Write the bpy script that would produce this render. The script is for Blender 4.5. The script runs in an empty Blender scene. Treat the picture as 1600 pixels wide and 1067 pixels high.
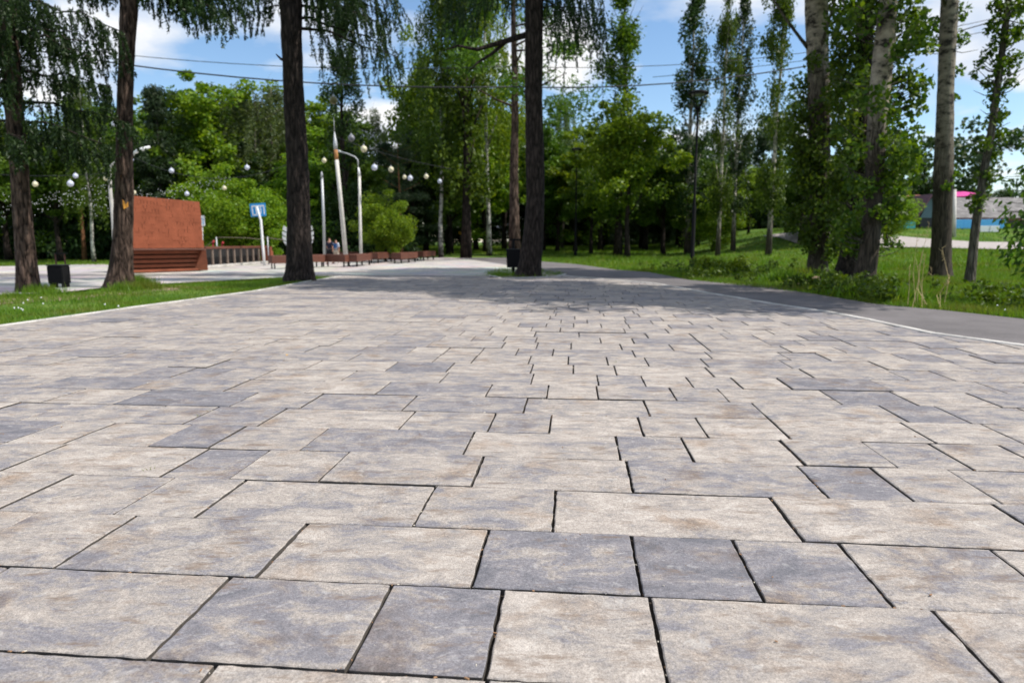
import bpy, bmesh, math, random
import numpy as np
from mathutils import Vector, Matrix

# ------------------------------------------------------------------ camera, sky, sun, exposure
S = bpy.context.scene
COL = S.collection
CAM_H, FPX = 1.05, 1067.0                      # camera height, focal length in photo pixels (1600 wide)
PITCH = math.atan((533.5 - 378.0) / FPX)
cam_d = bpy.data.cameras.new('camera')
cam = bpy.data.objects.new('camera', cam_d)
COL.objects.link(cam)
cam_d.sensor_width = 36.0
cam_d.lens = 36.0 * FPX / 1600.0
cam_d.clip_start, cam_d.clip_end = 0.05, 3000
cam.location = (0, 0, CAM_H)
cam.rotation_euler = (math.pi / 2 - PITCH, 0, 0)
cam_d.dof.use_dof = True
cam_d.dof.focus_distance = 2.7
cam_d.dof.aperture_fstop = 3.0
S.camera = cam

SUN_EL, SUN_AZ = math.radians(54), math.radians(98)      # azimuth clockwise from +Y
W = bpy.data.worlds.new("World")
S.world = W
W.use_nodes = True
wn, wl = W.node_tree.nodes, W.node_tree.links
wn.clear()
out = wn.new('ShaderNodeOutputWorld')
sky = wn.new('ShaderNodeTexSky')
sky.sky_type = 'NISHITA'
sky.sun_disc = False
sky.sun_elevation = SUN_EL
sky.sun_rotation = SUN_AZ
sky.air_density, sky.dust_density, sky.ozone_density = 1.0, 0.15, 2.0
hs = wn.new('ShaderNodeHueSaturation')
hs.inputs['Saturation'].default_value = 1.08
hs.inputs['Value'].default_value = 1.0
bg = wn.new('ShaderNodeBackground')
bg.inputs[1].default_value = 0.15
tc = wn.new('ShaderNodeTexCoord')
sep = wn.new('ShaderNodeSeparateXYZ')
add = wn.new('ShaderNodeMath'); add.operation = 'ADD'; add.inputs[1].default_value = 0.22
dx = wn.new('ShaderNodeMath'); dx.operation = 'DIVIDE'
dy = wn.new('ShaderNodeMath'); dy.operation = 'DIVIDE'
cmb = wn.new('ShaderNodeCombineXYZ')
nz = wn.new('ShaderNodeTexNoise')
nz.inputs['Scale'].default_value = 1.55
nz.inputs['Detail'].default_value = 9
nz.inputs['Roughness'].default_value = 0.52
nz.inputs['Distortion'].default_value = 0.25
cr = wn.new('ShaderNodeValToRGB')
cr.color_ramp.elements[0].position = 0.465
cr.color_ramp.elements[1].position = 0.575
bg2 = wn.new('ShaderNodeBackground')
nz2 = wn.new('ShaderNodeTexNoise')
nz2.inputs['Scale'].default_value = 3.2
nz2.inputs['Detail'].default_value = 6
cr2 = wn.new('ShaderNodeValToRGB')
cr2.color_ramp.elements[0].position = 0.35
cr2.color_ramp.elements[1].position = 0.62
cr2.color_ramp.elements[0].color = (0.62, 0.72, 0.88, 1)
cr2.color_ramp.elements[1].color = (1, 1, 1, 1)
bg2.inputs[1].default_value = 0.93
mixw = wn.new('ShaderNodeMixShader')
wl.new(tc.outputs['Generated'], sep.inputs[0])
wl.new(sep.outputs[2], add.inputs[0])
wl.new(sep.outputs[0], dx.inputs[0]); wl.new(add.outputs[0], dx.inputs[1])
wl.new(sep.outputs[1], dy.inputs[0]); wl.new(add.outputs[0], dy.inputs[1])
wl.new(dx.outputs[0], cmb.inputs[0]); wl.new(dy.outputs[0], cmb.inputs[1])
cmb.inputs[2].default_value = 2.3
wl.new(cmb.outputs[0], nz.inputs[0]); wl.new(cmb.outputs[0], nz2.inputs[0])
wl.new(nz.outputs[0], cr.inputs[0]); wl.new(nz2.outputs[0], cr2.inputs[0])
wl.new(sky.outputs[0], hs.inputs['Color']); wl.new(hs.outputs[0], bg.inputs[0])
wl.new(cr2.outputs[0], bg2.inputs[0])
wl.new(cr.outputs[0], mixw.inputs[0]); wl.new(bg.outputs[0], mixw.inputs[1]); wl.new(bg2.outputs[0], mixw.inputs[2])
wl.new(mixw.outputs[0], out.inputs[0])

sun_d = bpy.data.lights.new('sun', 'SUN')
sun_d.energy = 5.0
sun_d.angle = math.radians(0.53)
sun_d.color = (1.0, 0.945, 0.86)
sun = bpy.data.objects.new('sun', sun_d)
COL.objects.link(sun)
sdir = Vector((math.sin(SUN_AZ) * math.cos(SUN_EL), math.cos(SUN_AZ) * math.cos(SUN_EL), math.sin(SUN_EL)))
sun.rotation_euler = sdir.to_track_quat('Z', 'Y').to_euler()
sun.location = sdir * 60

vs = S.view_settings
vs.view_transform = 'Standard'
vs.look = 'None'
vs.exposure = 0.2
vs.gamma = 1.0
vs.use_curve_mapping = False
S.render.engine = 'CYCLES'
cy = S.cycles
cy.use_denoising = True
cy.max_bounces = 6
cy.diffuse_bounces = 2
cy.glossy_bounces = 2
cy.transmission_bounces = 3
cy.transparent_max_bounces = 4
cy.caustics_reflective = cy.caustics_refractive = False

rnd = random.Random(11)
RNG = np.random.default_rng(5)
PI = math.pi

# ------------------------------------------------------------------ helpers
def ray(px, py):
    x, y = px - 800.0, 533.5 - py
    return Vector((x, FPX * math.cos(PITCH) + y * math.sin(PITCH), -FPX * math.sin(PITCH) + y * math.cos(PITCH)))

def ground(px, py, z=0.0):
    d = ray(px, py)
    t = (z - CAM_H) / d.z
    return Vector((d.x * t, d.y * t, z))

def at(px, py, D):
    d = ray(px, py)
    t = D / d.y
    return Vector((d.x * t, D, CAM_H + d.z * t))

def sstep(a, b, x):
    t = np.clip((x - a) / (b - a), 0, 1)
    return t * t * (3 - 2 * t)

def H(x, y):
    """height of the park ground: flat plaza, a bank rising to the street on the right, a slow rise far off"""
    x = np.asarray(x, float); y = np.asarray(y, float)
    z = 0.55 * sstep(40, 80, y)
    bank = np.interp(y, [20, 33, 45, 50, 54, 75], [0, .62, 1.06, 2.0, 2.2, 2.5])
    w = sstep(7, 20, x - 0.12 * (y - 20))
    return z * (1 - w) + np.maximum(z, bank) * w

def tag(o, label=None, cat=None, group=None, kind=None):
    if label: o['label'] = label
    if cat: o['category'] = cat
    if group: o['group'] = group
    if kind: o['kind'] = kind
    return o

def link_mesh(name, me, mat=None, parent=None, loc=None):
    o = bpy.data.objects.new(name, me)
    COL.objects.link(o)
    if mat is not None and not me.materials:
        me.materials.append(mat)
    if parent is not None: o.parent = parent
    if loc is not None: o.location = loc
    return o

def empty(name, loc=(0, 0, 0), rz=0.0):
    o = bpy.data.objects.new(name, None)
    o.empty_display_size = 0.2
    COL.objects.link(o)
    o.location = loc
    o.rotation_euler = (0, 0, rz)
    return o

class MB:
    """collects verts and faces, then makes ONE mesh"""
    def __init__(s): s.v, s.f = [], []
    def box(s, c, d, R=None, taper=1.0):
        n = len(s.v); hx, hy, hz = d[0] / 2, d[1] / 2, d[2] / 2
        for z in (-hz, hz):
            k = taper if z > 0 else 1.0
            for x, y in ((-hx, -hy), (hx, -hy), (hx, hy), (-hx, hy)):
                p = Vector((x * k, y * k, z))
                if R is not None: p = R @ p
                s.v.append(tuple(Vector(c) + p))
        s.f += [(n, n+3, n+2, n+1), (n+4, n+5, n+6, n+7), (n, n+1, n+5, n+4), (n+1, n+2, n+6, n+5), (n+2, n+3, n+7, n+6), (n+3, n, n+4, n+7)]
        return s
    def poly(s, pts, depth_vec):
        """prism from an outline"""
        n, k = len(s.v), len(pts)
        d = Vector(depth_vec)
        s.v += [tuple(Vector(p)) for p in pts] + [tuple(Vector(p) + d) for p in pts]
        s.f += [tuple(range(n, n + k))[::-1], tuple(range(n + k, n + 2 * k))]
        for i in range(k):
            j = (i + 1) % k
            s.f.append((n + i, n + j, n + k + j, n + k + i))
        return s
    def tube(s, pts, rad, seg=8, rough=0.0, rng=None, caps=True):
        pts = [Vector(p) for p in pts]
        n0 = len(s.v); N = len(pts)
        if not hasattr(rad, '__len__'): rad = [rad] * N
        for i, p in enumerate(pts):
            t = (pts[min(i + 1, N - 1)] - pts[max(i - 1, 0)]).normalized()
            ref = Vector((0, 1, 0)) if abs(t.y) < 0.9 else Vector((1, 0, 0))
            a = t.cross(ref).normalized(); b = t.cross(a)
            for k in range(seg):
                an = 2 * PI * k / seg
                r = rad[i] * (1 + (rng.uniform(-rough, rough) if rough else 0))
                s.v.append(tuple(p + a * (math.cos(an) * r) + b * (math.sin(an) * r)))
        for i in range(N - 1):
            for k in range(seg):
                j = (k + 1) % seg
                s.f.append((n0 + i*seg + k, n0 + i*seg + j, n0 + (i+1)*seg + j, n0 + (i+1)*seg + k))
        if caps:
            s.f.append(tuple(n0 + k for k in range(seg))[::-1])
            s.f.append(tuple(n0 + (N-1)*seg + k for k in range(seg)))
        return s
    def lathe(s, prof, c=(0, 0, 0), seg=12):
        return s.tube([(c[0], c[1], c[2] + z) for r, z in prof], [max(r, 1e-4) for r, z in prof], seg)
    def mesh(s, name, smooth=False):
        me = bpy.data.meshes.new(name)
        me.from_pydata(s.v, [], s.f)
        if smooth:
            me.polygons.foreach_set('use_smooth', [True] * len(me.polygons))
        me.update()
        return me
    def build(s, name, mat, parent=None, smooth=False, loc=None, bevel=0.0):
        me = s.mesh(name, smooth)
        if bevel:
            bm = bmesh.new(); bm.from_mesh(me)
            bmesh.ops.bevel(bm, geom=bm.edges[:], offset=bevel, segments=1, affect='EDGES', clamp_overlap=True)
            bm.normal_update(); bm.to_mesh(me); bm.free()
        return link_mesh(name, me, mat, parent, loc)

def np_mesh(name, V, F, smooth=False):
    """V (n,3); F (m,k) all faces with k corners"""
    me = bpy.data.meshes.new(name)
    V = np.asarray(V, np.float32); F = np.asarray(F, np.int32)
    m, k = F.shape
    me.vertices.add(len(V)); me.vertices.foreach_set('co', V.ravel())
    me.loops.add(m * k); me.loops.foreach_set('vertex_index', F.ravel())
    me.polygons.add(m)
    me.polygons.foreach_set('loop_start', np.arange(0, m * k, k, dtype=np.int32))
    me.polygons.foreach_set('loop_total', np.full(m, k, np.int32))
    if smooth: me.polygons.foreach_set('use_smooth', np.ones(m, bool))
    me.update(calc_edges=True)
    return me

# ------------------------------------------------------------------ materials
def new_mat(name):
    m = bpy.data.materials.new(name)
    m.use_nodes = True
    nt = m.node_tree
    return m, nt.nodes, nt.links, nt.nodes['Principled BSDF']

def simple(name, col, rough=0.6, metal=0.0, var=0.15, scale=8.0, bump=0.0, coord='Object', stretch=None, spec=0.4):
    m, n, l, b = new_mat(name)
    b.inputs['Roughness'].default_value = rough
    b.inputs['Metallic'].default_value = metal
    b.inputs['Specular IOR Level'].default_value = spec
    t = n.new('ShaderNodeTexCoord'); src = t.outputs[coord]
    if stretch:
        mp = n.new('ShaderNodeMapping'); mp.inputs['Scale'].default_value = stretch
        l.new(src, mp.inputs[0]); src = mp.outputs[0]
    nz = n.new('ShaderNodeTexNoise'); nz.inputs['Scale'].default_value = scale; nz.inputs['Detail'].default_value = 5
    l.new(src, nz.inputs[0])
    r = n.new('ShaderNodeValToRGB')
    r.color_ramp.elements[0].position, r.color_ramp.elements[1].position = 0.3, 0.72
    r.color_ramp.elements[0].color = tuple(c * (1 - var) for c in col) + (1,)
    r.color_ramp.elements[1].color = tuple(min(1, c * (1 + var)) for c in col) + (1,)
    l.new(nz.outputs[0], r.inputs[0]); l.new(r.outputs[0], b.inputs['Base Color'])
    if bump:
        bp = n.new('ShaderNodeBump'); bp.inputs['Strength'].default_value = bump; bp.inputs['Distance'].default_value = 0.01
        l.new(nz.outputs[0], bp.inputs['Height']); l.new(bp.outputs[0], b.inputs['Normal'])
    return m

def leaf_mat(name, c0, c1, trans=0.35, rough=0.5, tc=None):
    """leaf: per-leaf colour variation, light passing through"""
    m, n, l, b = new_mat(name)
    g = n.new('ShaderNodeNewGeometry')
    oi = n.new('ShaderNodeObjectInfo')
    r = n.new('ShaderNodeValToRGB')
    r.color_ramp.elements[0].color = c0 + (1,); r.color_ramp.elements[1].color = c1 + (1,)
    l.new(g.outputs['Random Per Island'], r.inputs[0])
    h = n.new('ShaderNodeHueSaturation')
    mr = n.new('ShaderNodeMapRange'); mr.inputs[3].default_value = 0.485; mr.inputs[4].default_value = 0.512
    mv = n.new('ShaderNodeMapRange'); mv.inputs[3].default_value = 0.8; mv.inputs[4].default_value = 1.2
    l.new(oi.outputs['Random'], mr.inputs[0]); l.new(oi.outputs['Random'], mv.inputs[0])
    l.new(mr.outputs[0], h.inputs['Hue']); l.new(mv.outputs[0], h.inputs['Value'])
    l.new(r.outputs[0], h.inputs['Color'])
    l.new(h.outputs[0], b.inputs['Base Color'])
    b.inputs['Roughness'].default_value = rough
    b.inputs['Specular IOR Level'].default_value = 0.25
    tb = n.new('ShaderNodeBsdfTranslucent')
    mx = n.new('ShaderNodeMix'); mx.data_type = 'RGBA'; mx.blend_type = 'MULTIPLY'; mx.inputs[0].default_value = 1
    mx.inputs[7].default_value = tc or (1.6, 1.55, 0.5, 1)
    l.new(h.outputs[0], mx.inputs[6]); l.new(mx.outputs[2], tb.inputs[0])
    ms = n.new('ShaderNodeMixShader'); ms.inputs[0].default_value = trans
    l.new(b.outputs[0], ms.inputs[1]); l.new(tb.outputs[0], ms.inputs[2])
    l.new(ms.outputs[0], n['Material Output'].inputs[0])
    return m

M = {}
M['leaf_bright'] = leaf_mat('leaf_bright', (.058, .135, .008), (.21, .30, .018), 0.36)
M['leaf_mid'] = leaf_mat('leaf_mid', (.030, .076, .008), (.105, .175, .016), 0.32)
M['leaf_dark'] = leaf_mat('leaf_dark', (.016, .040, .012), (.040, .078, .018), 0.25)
M['leaf_pale'] = leaf_mat('leaf_pale', (.070, .115, .045), (.130, .180, .075), 0.36)
M['leaf_poplar'] = leaf_mat('leaf_poplar', (.034, .084, .011), (.120, .190, .020), 0.36, 0.52)
M['leaf_larch'] = leaf_mat('leaf_larch', (.010, .026, .009), (.032, .066, .014), 0.24)
M['leaf_pine'] = leaf_mat('leaf_pine', (.016, .038, .016), (.036, .065, .022), 0.18)
M['grass'] = leaf_mat('grass', (.062, .145, .010), (.150, .245, .022), 0.36)
M['grass_dry'] = leaf_mat('grass_dry', (.075, .115, .018), (.170, .180, .050), 0.3)
for k_, other in (('grass', (.15, .16, .03, 1)), ('grass_dry', (.09, .15, .02, 1))):
    n, l = M[k_].node_tree.nodes, M[k_].node_tree.links
    hsv = [q for q in n if q.type == 'HUE_SAT'][0]
    src = hsv.inputs['Color'].links[0].from_socket
    t = n.new('ShaderNodeTexCoord'); nz = n.new('ShaderNodeTexNoise'); nz.inputs['Scale'].default_value = .9; nz.inputs['Detail'].default_value = 6; nz.inputs['Roughness'].default_value = .6
    l.new(t.outputs['Object'], nz.inputs[0])
    r = n.new('ShaderNodeValToRGB'); r.color_ramp.elements[0].position, r.color_ramp.elements[1].position = .48, .66
    l.new(nz.outputs[0], r.inputs[0])
    mx = n.new('ShaderNodeMix'); mx.data_type = 'RGBA'; mx.inputs[7].default_value = other
    l.new(r.outputs[0], mx.inputs[0]); l.new(src, mx.inputs[6]); l.new(mx.outputs[2], hsv.inputs['Color'])
M['straw'] = simple('straw', (.48, .36, .17), 0.7, var=.25, scale=20)

def bark_mat(name, dark, light, sx=5.0, sz=1.1, bump=1.0, tint=None):
    m, n, l, b = new_mat(name)
    b.inputs['Roughness'].default_value = 0.9
    b.inputs['Specular IOR Level'].default_value = 0.15
    t = n.new('ShaderNodeTexCoord')
    mp = n.new('ShaderNodeMapping'); mp.inputs['Scale'].default_value = (sx, sx, sz)
    l.new(t.outputs['Object'], mp.inputs[0])
    v = n.new('ShaderNodeTexVoronoi'); v.feature = 'DISTANCE_TO_EDGE'; v.inputs['Scale'].default_value = 2.6
    nz = n.new('ShaderNodeTexNoise'); nz.inputs['Scale'].default_value = 4.0; nz.inputs['Detail'].default_value = 8; nz.inputs['Distortion'].default_value = 0.8
    l.new(mp.outputs[0], nz.inputs[0])
    ad = n.new('ShaderNodeMix'); ad.data_type = 'VECTOR'; ad.inputs[0].default_value = 0.22
    l.new(mp.outputs[0], ad.inputs[4]); l.new(nz.outputs['Color'], ad.inputs[5])
    l.new(ad.outputs[1], v.inputs[0])
    mul = n.new('ShaderNodeMath'); mul.operation = 'MULTIPLY_ADD'; mul.inputs[1].default_value = 1.1; 
    l.new(v.outputs[0], mul.inputs[0]); l.new(nz.outputs[0], mul.inputs[2])
    r = n.new('ShaderNodeValToRGB')
    r.color_ramp.elements[0].position, r.color_ramp.elements[1].position = 0.42, 0.95
    r.color_ramp.elements[0].color = dark + (1,); r.color_ramp.elements[1].color = light + (1,)
    l.new(mul.outputs[0], r.inputs[0])
    l.new(r.outputs[0], b.inputs['Base Color'])
    bp = n.new('ShaderNodeBump'); bp.inputs['Strength'].default_value = bump; bp.inputs['Distance'].default_value = 0.05
    l.new(mul.outputs[0], bp.inputs['Height']); l.new(bp.outputs[0], b.inputs['Normal'])
    return m

M['bark_larch'] = bark_mat('bark_larch', (.014, .009, .007), (.14, .095, .075))
M['bark_dark'] = bark_mat('bark_dark', (.009, .007, .006), (.058, .044, .038))
M['bark_pine'] = bark_mat('bark_pine', (.07, .035, .020), (.36, .17, .085), 6, 1.5, .6)
M['bark_grey'] = bark_mat('bark_grey', (.035, .03, .026), (.20, .175, .145), 7, .9)

def poplar_bark(name, z0, z1, pale=(.40, .345, .275)):
    """pale smooth bark above, dark furrowed bark below z0..z1 (as poplars grow)"""
    m, n, l, b = new_mat(name)
    b.inputs['Roughness'].default_value = 0.85
    b.inputs['Specular IOR Level'].default_value = 0.2
    t = n.new('ShaderNodeTexCoord')
    mp = n.new('ShaderNodeMapping'); mp.inputs['Scale'].default_value = (6, 6, 1.0)
    l.new(t.outputs['Object'], mp.inputs[0])
    nz = n.new('ShaderNodeTexNoise'); nz.inputs['Scale'].default_value = 3; nz.inputs['Detail'].default_value = 8; nz.inputs['Distortion'].default_value = 1.0
    l.new(mp.outputs[0], nz.inputs[0])
    dk = n.new('ShaderNodeValToRGB')
    dk.color_ramp.elements[0].position, dk.color_ramp.elements[1].position = 0.35, 0.7
    dk.color_ramp.elements[0].color = (.022, .018, .014, 1); dk.color_ramp.elements[1].color = (.10, .078, .06, 1)
    l.new(nz.outputs[0], dk.inputs[0])
    mp2 = n.new('ShaderNodeMapping'); mp2.inputs['Scale'].default_value = (2.0, 2.0, 3.6)
    l.new(t.outputs['Object'], mp2.inputs[0])
    n2 = n.new('ShaderNodeTexNoise'); n2.inputs['Scale'].default_value = 1.6; n2.inputs['Detail'].default_value = 6; n2.inputs['Roughness'].default_value = .65
    l.new(mp2.outputs[0], n2.inputs[0])
    lt = n.new('ShaderNodeValToRGB')
    e = lt.color_ramp.elements
    e[0].position, e[0].color = 0.38, (.035, .030, .026, 1)
    e[1].position, e[1].color = 0.62, pale + (1,)
    e2 = e.new(0.47); e2.color = tuple(c * .62 for c in pale) + (1,)
    l.new(n2.outputs[0], lt.inputs[0])
    sp = n.new('ShaderNodeSeparateXYZ'); l.new(t.outputs['Object'], sp.inputs[0])
    jit = n.new('ShaderNodeMath'); jit.operation = 'MULTIPLY_ADD'; jit.inputs[1].default_value = 3.0
    l.new(nz.outputs[0], jit.inputs[0]); l.new(sp.outputs[2], jit.inputs[2])
    mr = n.new('ShaderNodeMapRange'); mr.inputs[1].default_value = z0 + 1.5; mr.inputs[2].default_value = z1 + 1.5
    l.new(jit.outputs[0], mr.inputs[0])
    mx = n.new('ShaderNodeMix'); mx.data_type = 'RGBA'
    l.new(mr.outputs[0], mx.inputs[0]); l.new(dk.outputs[0], mx.inputs[6]); l.new(lt.outputs[0], mx.inputs[7])
    l.new(mx.outputs[2], b.inputs['Base Color'])
    bp = n.new('ShaderNodeBump'); bp.inputs['Strength'].default_value = 0.7; bp.inputs['Distance'].default_value = 0.03
    l.new(nz.outputs[0], bp.inputs['Height']); l.new(bp.outputs[0], b.inputs['Normal'])
    return m
M['bark_poplar'] = poplar_bark('bark_poplar', 3.0, 4.4)
M['bark_poplar_high'] = poplar_bark('bark_poplar_high', 5.6, 7.6)
M['bark_poplar_low'] = poplar_bark('bark_poplar_low', 2.6, 4.8, (.31, .265, .215))
M['bark_poplar_far'] = poplar_bark('bark_poplar_far', 1.0, 3.0, (.50, .46, .38))
M['bark_birch'] = poplar_bark('bark_birch', 0.1, 0.8, (.62, .60, .55))

def paving_mat(name, island=False, detail=True):
    """tumbled concrete slabs in a beige to blue-grey colour mix"""
    m, n, l, b = new_mat(name)
    b.inputs['Roughness'].default_value = 0.82
    b.inputs['Specular IOR Level'].default_value = 0.25
    if island:
        g = n.new('ShaderNodeNewGeometry'); rv = g.outputs['Random Per Island']
    else:
        g = n.new('ShaderNodeAttribute'); g.attribute_type = 'OBJECT'; g.attribute_name = 'tone'; rv = g.outputs['Fac']
    t = n.new('ShaderNodeTexCoord')
    geo = n.new('ShaderNodeNewGeometry')
    off = n.new('ShaderNodeVectorMath'); off.operation = 'MULTIPLY_ADD'
    off.inputs[1].default_value = (1, 1, 1)
    sc = n.new('ShaderNodeMath'); sc.operation = 'MULTIPLY'; sc.inputs[1].default_value = 137.0
    pw = n.new('ShaderNodeMath'); pw.operation = 'POWER'; pw.inputs[1].default_value = 0.45; l.new(rv, pw.inputs[0])
    l.new(rv, sc.inputs[0])
    l.new(geo.outputs['Position'], off.inputs[0]); l.new(sc.outputs[0], off.inputs[2])
    # broad cloudy mix within one slab, drawn out along the press direction
    mp = n.new('ShaderNodeMapping'); mp.inputs['Scale'].default_value = (1.0, 1.7, 1.0); mp.inputs['Rotation'].default_value = (0, 0, 0.25)
    l.new(off.outputs[0], mp.inputs[0])
    n1 = n.new('ShaderNodeTexNoise'); n1.inputs['Scale'].default_value = 4.2; n1.inputs['Detail'].default_value = 9; n1.inputs['Roughness'].default_value = .78; n1.inputs['Distortion'].default_value = .5
    l.new(mp.outputs[0], n1.inputs[0])
    ad = n.new('ShaderNodeMath'); ad.operation = 'MULTIPLY_ADD'; ad.inputs[1].default_value = 0.30
    ct = n.new('ShaderNodeMath'); ct.operation = 'MULTIPLY_ADD'; ct.inputs[1].default_value = 1.55; ct.inputs[2].default_value = -.275
    l.new(n1.outputs[0], ct.inputs[0])
    l.new(pw.outputs[0], ad.inputs[0]); l.new(ct.outputs[0], ad.inputs[2])
    r = n.new('ShaderNodeValToRGB')
    e = r.color_ramp.elements
    e[0].position, e[0].color = 0.38, (.138, .138, .155, 1)
    e[1].position, e[1].color = 1.0, (0.475, 0.432, 0.390, 1)
    k = e.new(0.60); k.color = (0.220, 0.211, 0.226, 1)
    k = e.new(0.71); k.color = (0.302, 0.276, 0.255, 1)
    k = e.new(0.83); k.color = (0.380, 0.339, 0.302, 1)
    l.new(ad.outputs[0], r.inputs[0])
    # ochre/brown stains
    n3 = n.new('ShaderNodeTexNoise'); n3.inputs['Scale'].default_value = 3.6; n3.inputs['Detail'].default_value = 6; n3.inputs['Roughness'].default_value = .65
    o3 = n.new('ShaderNodeVectorMath'); o3.inputs[1].default_value = (31.7, 12.1, 5.5); l.new(off.outputs[0], o3.inputs[0]); l.new(o3.outputs[0], n3.inputs[0])
    r3 = n.new('ShaderNodeValToRGB'); r3.color_ramp.elements[0].position = .54; r3.color_ramp.elements[1].position = .74
    r3.color_ramp.elements[1].color = (.75, .75, .75, 1)
    l.new(n3.outputs[0], r3.inputs[0])
    mx = n.new('ShaderNodeMix'); mx.data_type = 'RGBA'; mx.blend_type = 'MULTIPLY'
    mx.inputs[7].default_value = (.66, .50, .36, 1)
    l.new(r3.outputs[0], mx.inputs[0]); l.new(r.outputs[0], mx.inputs[6])
    # fine grain
    n4 = n.new('ShaderNodeTexNoise'); n4.inputs['Scale'].default_value = 85; n4.inputs['Detail'].default_value = 5; n4.inputs['Roughness'].default_value = .7
    l.new(geo.outputs['Position'], n4.inputs[0])
    r4 = n.new('ShaderNodeValToRGB'); r4.color_ramp.elements[0].position = .30; r4.color_ramp.elements[1].position = .70
    r4.color_ramp.elements[0].color = (.70, .70, .70, 1); r4.color_ramp.elements[1].color = (1.28, 1.28, 1.28, 1)
    l.new(n4.outputs[0], r4.inputs[0])
    mg = n.new('ShaderNodeMix'); mg.data_type = 'RGBA'; mg.blend_type = 'MULTIPLY'; mg.inputs[0].default_value = 0.85
    l.new(mx.outputs[2], mg.inputs[6]); l.new(r4.outputs[0], mg.inputs[7])
    n6 = n.new('ShaderNodeTexNoise'); n6.inputs['Scale'].default_value = 230; n6.inputs['Detail'].default_value = 3; n6.inputs['Roughness'].default_value = .8
    l.new(geo.outputs['Position'], n6.inputs[0])
    r6 = n.new('ShaderNodeValToRGB'); r6.color_ramp.elements[0].position = .30; r6.color_ramp.elements[1].position = .70
    r6.color_ramp.elements[0].color = (.52, .50, .50, 1); r6.color_ramp.elements[1].color = (1.36, 1.36, 1.36, 1)
    l.new(n6.outputs[0], r6.inputs[0])
    m6 = n.new('ShaderNodeMix'); m6.data_type = 'RGBA'; m6.blend_type = 'MULTIPLY'; m6.inputs[0].default_value = .9
    l.new(mg.outputs[2], m6.inputs[6]); l.new(r6.outputs[0], m6.inputs[7])
    mg = m6
    # small brown spots of dirt
    n7 = n.new('ShaderNodeTexNoise'); n7.inputs['Scale'].default_value = 9; n7.inputs['Detail'].default_value = 8; n7.inputs['Roughness'].default_value = .7
    mp7 = n.new('ShaderNodeMapping'); mp7.inputs['Scale'].default_value = (.55, 1.6, 1); l.new(off.outputs[0], mp7.inputs[0]); l.new(mp7.outputs[0], n7.inputs[0])
    r7 = n.new('ShaderNodeValToRGB'); r7.color_ramp.elements[0].position = .555; r7.color_ramp.elements[1].position = .665
    r7.color_ramp.elements[1].color = (.7, .7, .7, 1)
    l.new(n7.outputs[0], r7.inputs[0])
    m7 = n.new('ShaderNodeMix'); m7.data_type = 'RGBA'; m7.inputs[7].default_value = (.17, .12, .085, 1)
    l.new(r7.outputs[0], m7.inputs[0]); l.new(mg.outputs[2], m7.inputs[6])
    mg = m7
    # pale scratches and specks
    n5 = n.new('ShaderNodeTexNoise'); n5.inputs['Scale'].default_value = 22; n5.inputs['Detail'].default_value = 3; n5.inputs['Distortion'].default_value = .9
    l.new(off.outputs[0], n5.inputs[0])
    r5 = n.new('ShaderNodeValToRGB'); r5.color_ramp.elements[0].position = .60; r5.color_ramp.elements[1].position = .72
    r5.color_ramp.elements[1].color = (.22, .22, .22, 1)
    l.new(n5.outputs[0], r5.inputs[0])
    m5 = n.new('ShaderNodeMix'); m5.data_type = 'RGBA'; m5.inputs[7].default_value = (.66, .64, .61, 1)
    l.new(r5.outputs[0], m5.inputs[0]); l.new(mg.outputs[2], m5.inputs[6])
    l.new(m5.outputs[2], b.inputs['Base Color'])
    if detail:
        hsum = n.new('ShaderNodeMath'); hsum.operation = 'MULTIPLY_ADD'; hsum.inputs[1].default_value = .5
        l.new(n6.outputs[0], hsum.inputs[0]); l.new(n4.outputs[0], hsum.inputs[2])
        bp = n.new('ShaderNodeBump'); bp.inputs['Strength'].default_value = 0.45; bp.inputs['Distance'].default_value = 0.006
        l.new(hsum.outputs[0], bp.inputs['Height']); l.new(bp.outputs[0], b.inputs['Normal'])
    return m
M['slab'] = paving_mat('slab')
M['slab_side_shade'] = simple('slab_side_shade', (.085, .075, .066), .95, var=.3, scale=60)  # soiled slab sides, darkened further to paint in the shadow inside the joints
M['slab_far'] = paving_mat('slab_far', island=True)
M['kerb'] = simple('kerb', (.46, .44, .41), .85, var=.18, scale=14, bump=.3)
M['joint'] = simple('joint', (.040, .031, .023), .95, var=.65, scale=40, bump=.8)
M['asphalt'] = simple('asphalt', (.138, .126, .127), .9, var=.22, scale=70, bump=.6)
def patchy(m, scale=.9, amount=.3):
    n, l = m.node_tree.nodes, m.node_tree.links
    b = n['Principled BSDF']; src = b.inputs['Base Color'].links[0].from_socket
    t = n.new('ShaderNodeTexCoord'); nz = n.new('ShaderNodeTexNoise'); nz.inputs['Scale'].default_value = scale; nz.inputs['Detail'].default_value = 8; nz.inputs['Roughness'].default_value = .65
    l.new(t.outputs['Object'], nz.inputs[0])
    r = n.new('ShaderNodeValToRGB'); r.color_ramp.elements[0].position, r.color_ramp.elements[1].position = .35, .65
    r.color_ramp.elements[0].color = (1 - amount,) * 3 + (1,); r.color_ramp.elements[1].color = (1 + amount,) * 3 + (1,)
    l.new(nz.outputs[0], r.inputs[0])
    mx = n.new('ShaderNodeMix'); mx.data_type = 'RGBA'; mx.blend_type = 'MULTIPLY'; mx.inputs[0].default_value = 1
    l.new(src, mx.inputs[6]); l.new(r.outputs[0], mx.inputs[7]); l.new(mx.outputs[2], b.inputs['Base Color'])
patchy(M['asphalt'], .8, .22); patchy(M['kerb'], 1.5, .25)
CONC = ('concrete', 'globe_warm', 'globe_cool', 'slate', 'shingle', 'redwood', 'brownwood')
M['street'] = simple('street', (.36, .32, .30), .9, var=.12, scale=3)

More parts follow.
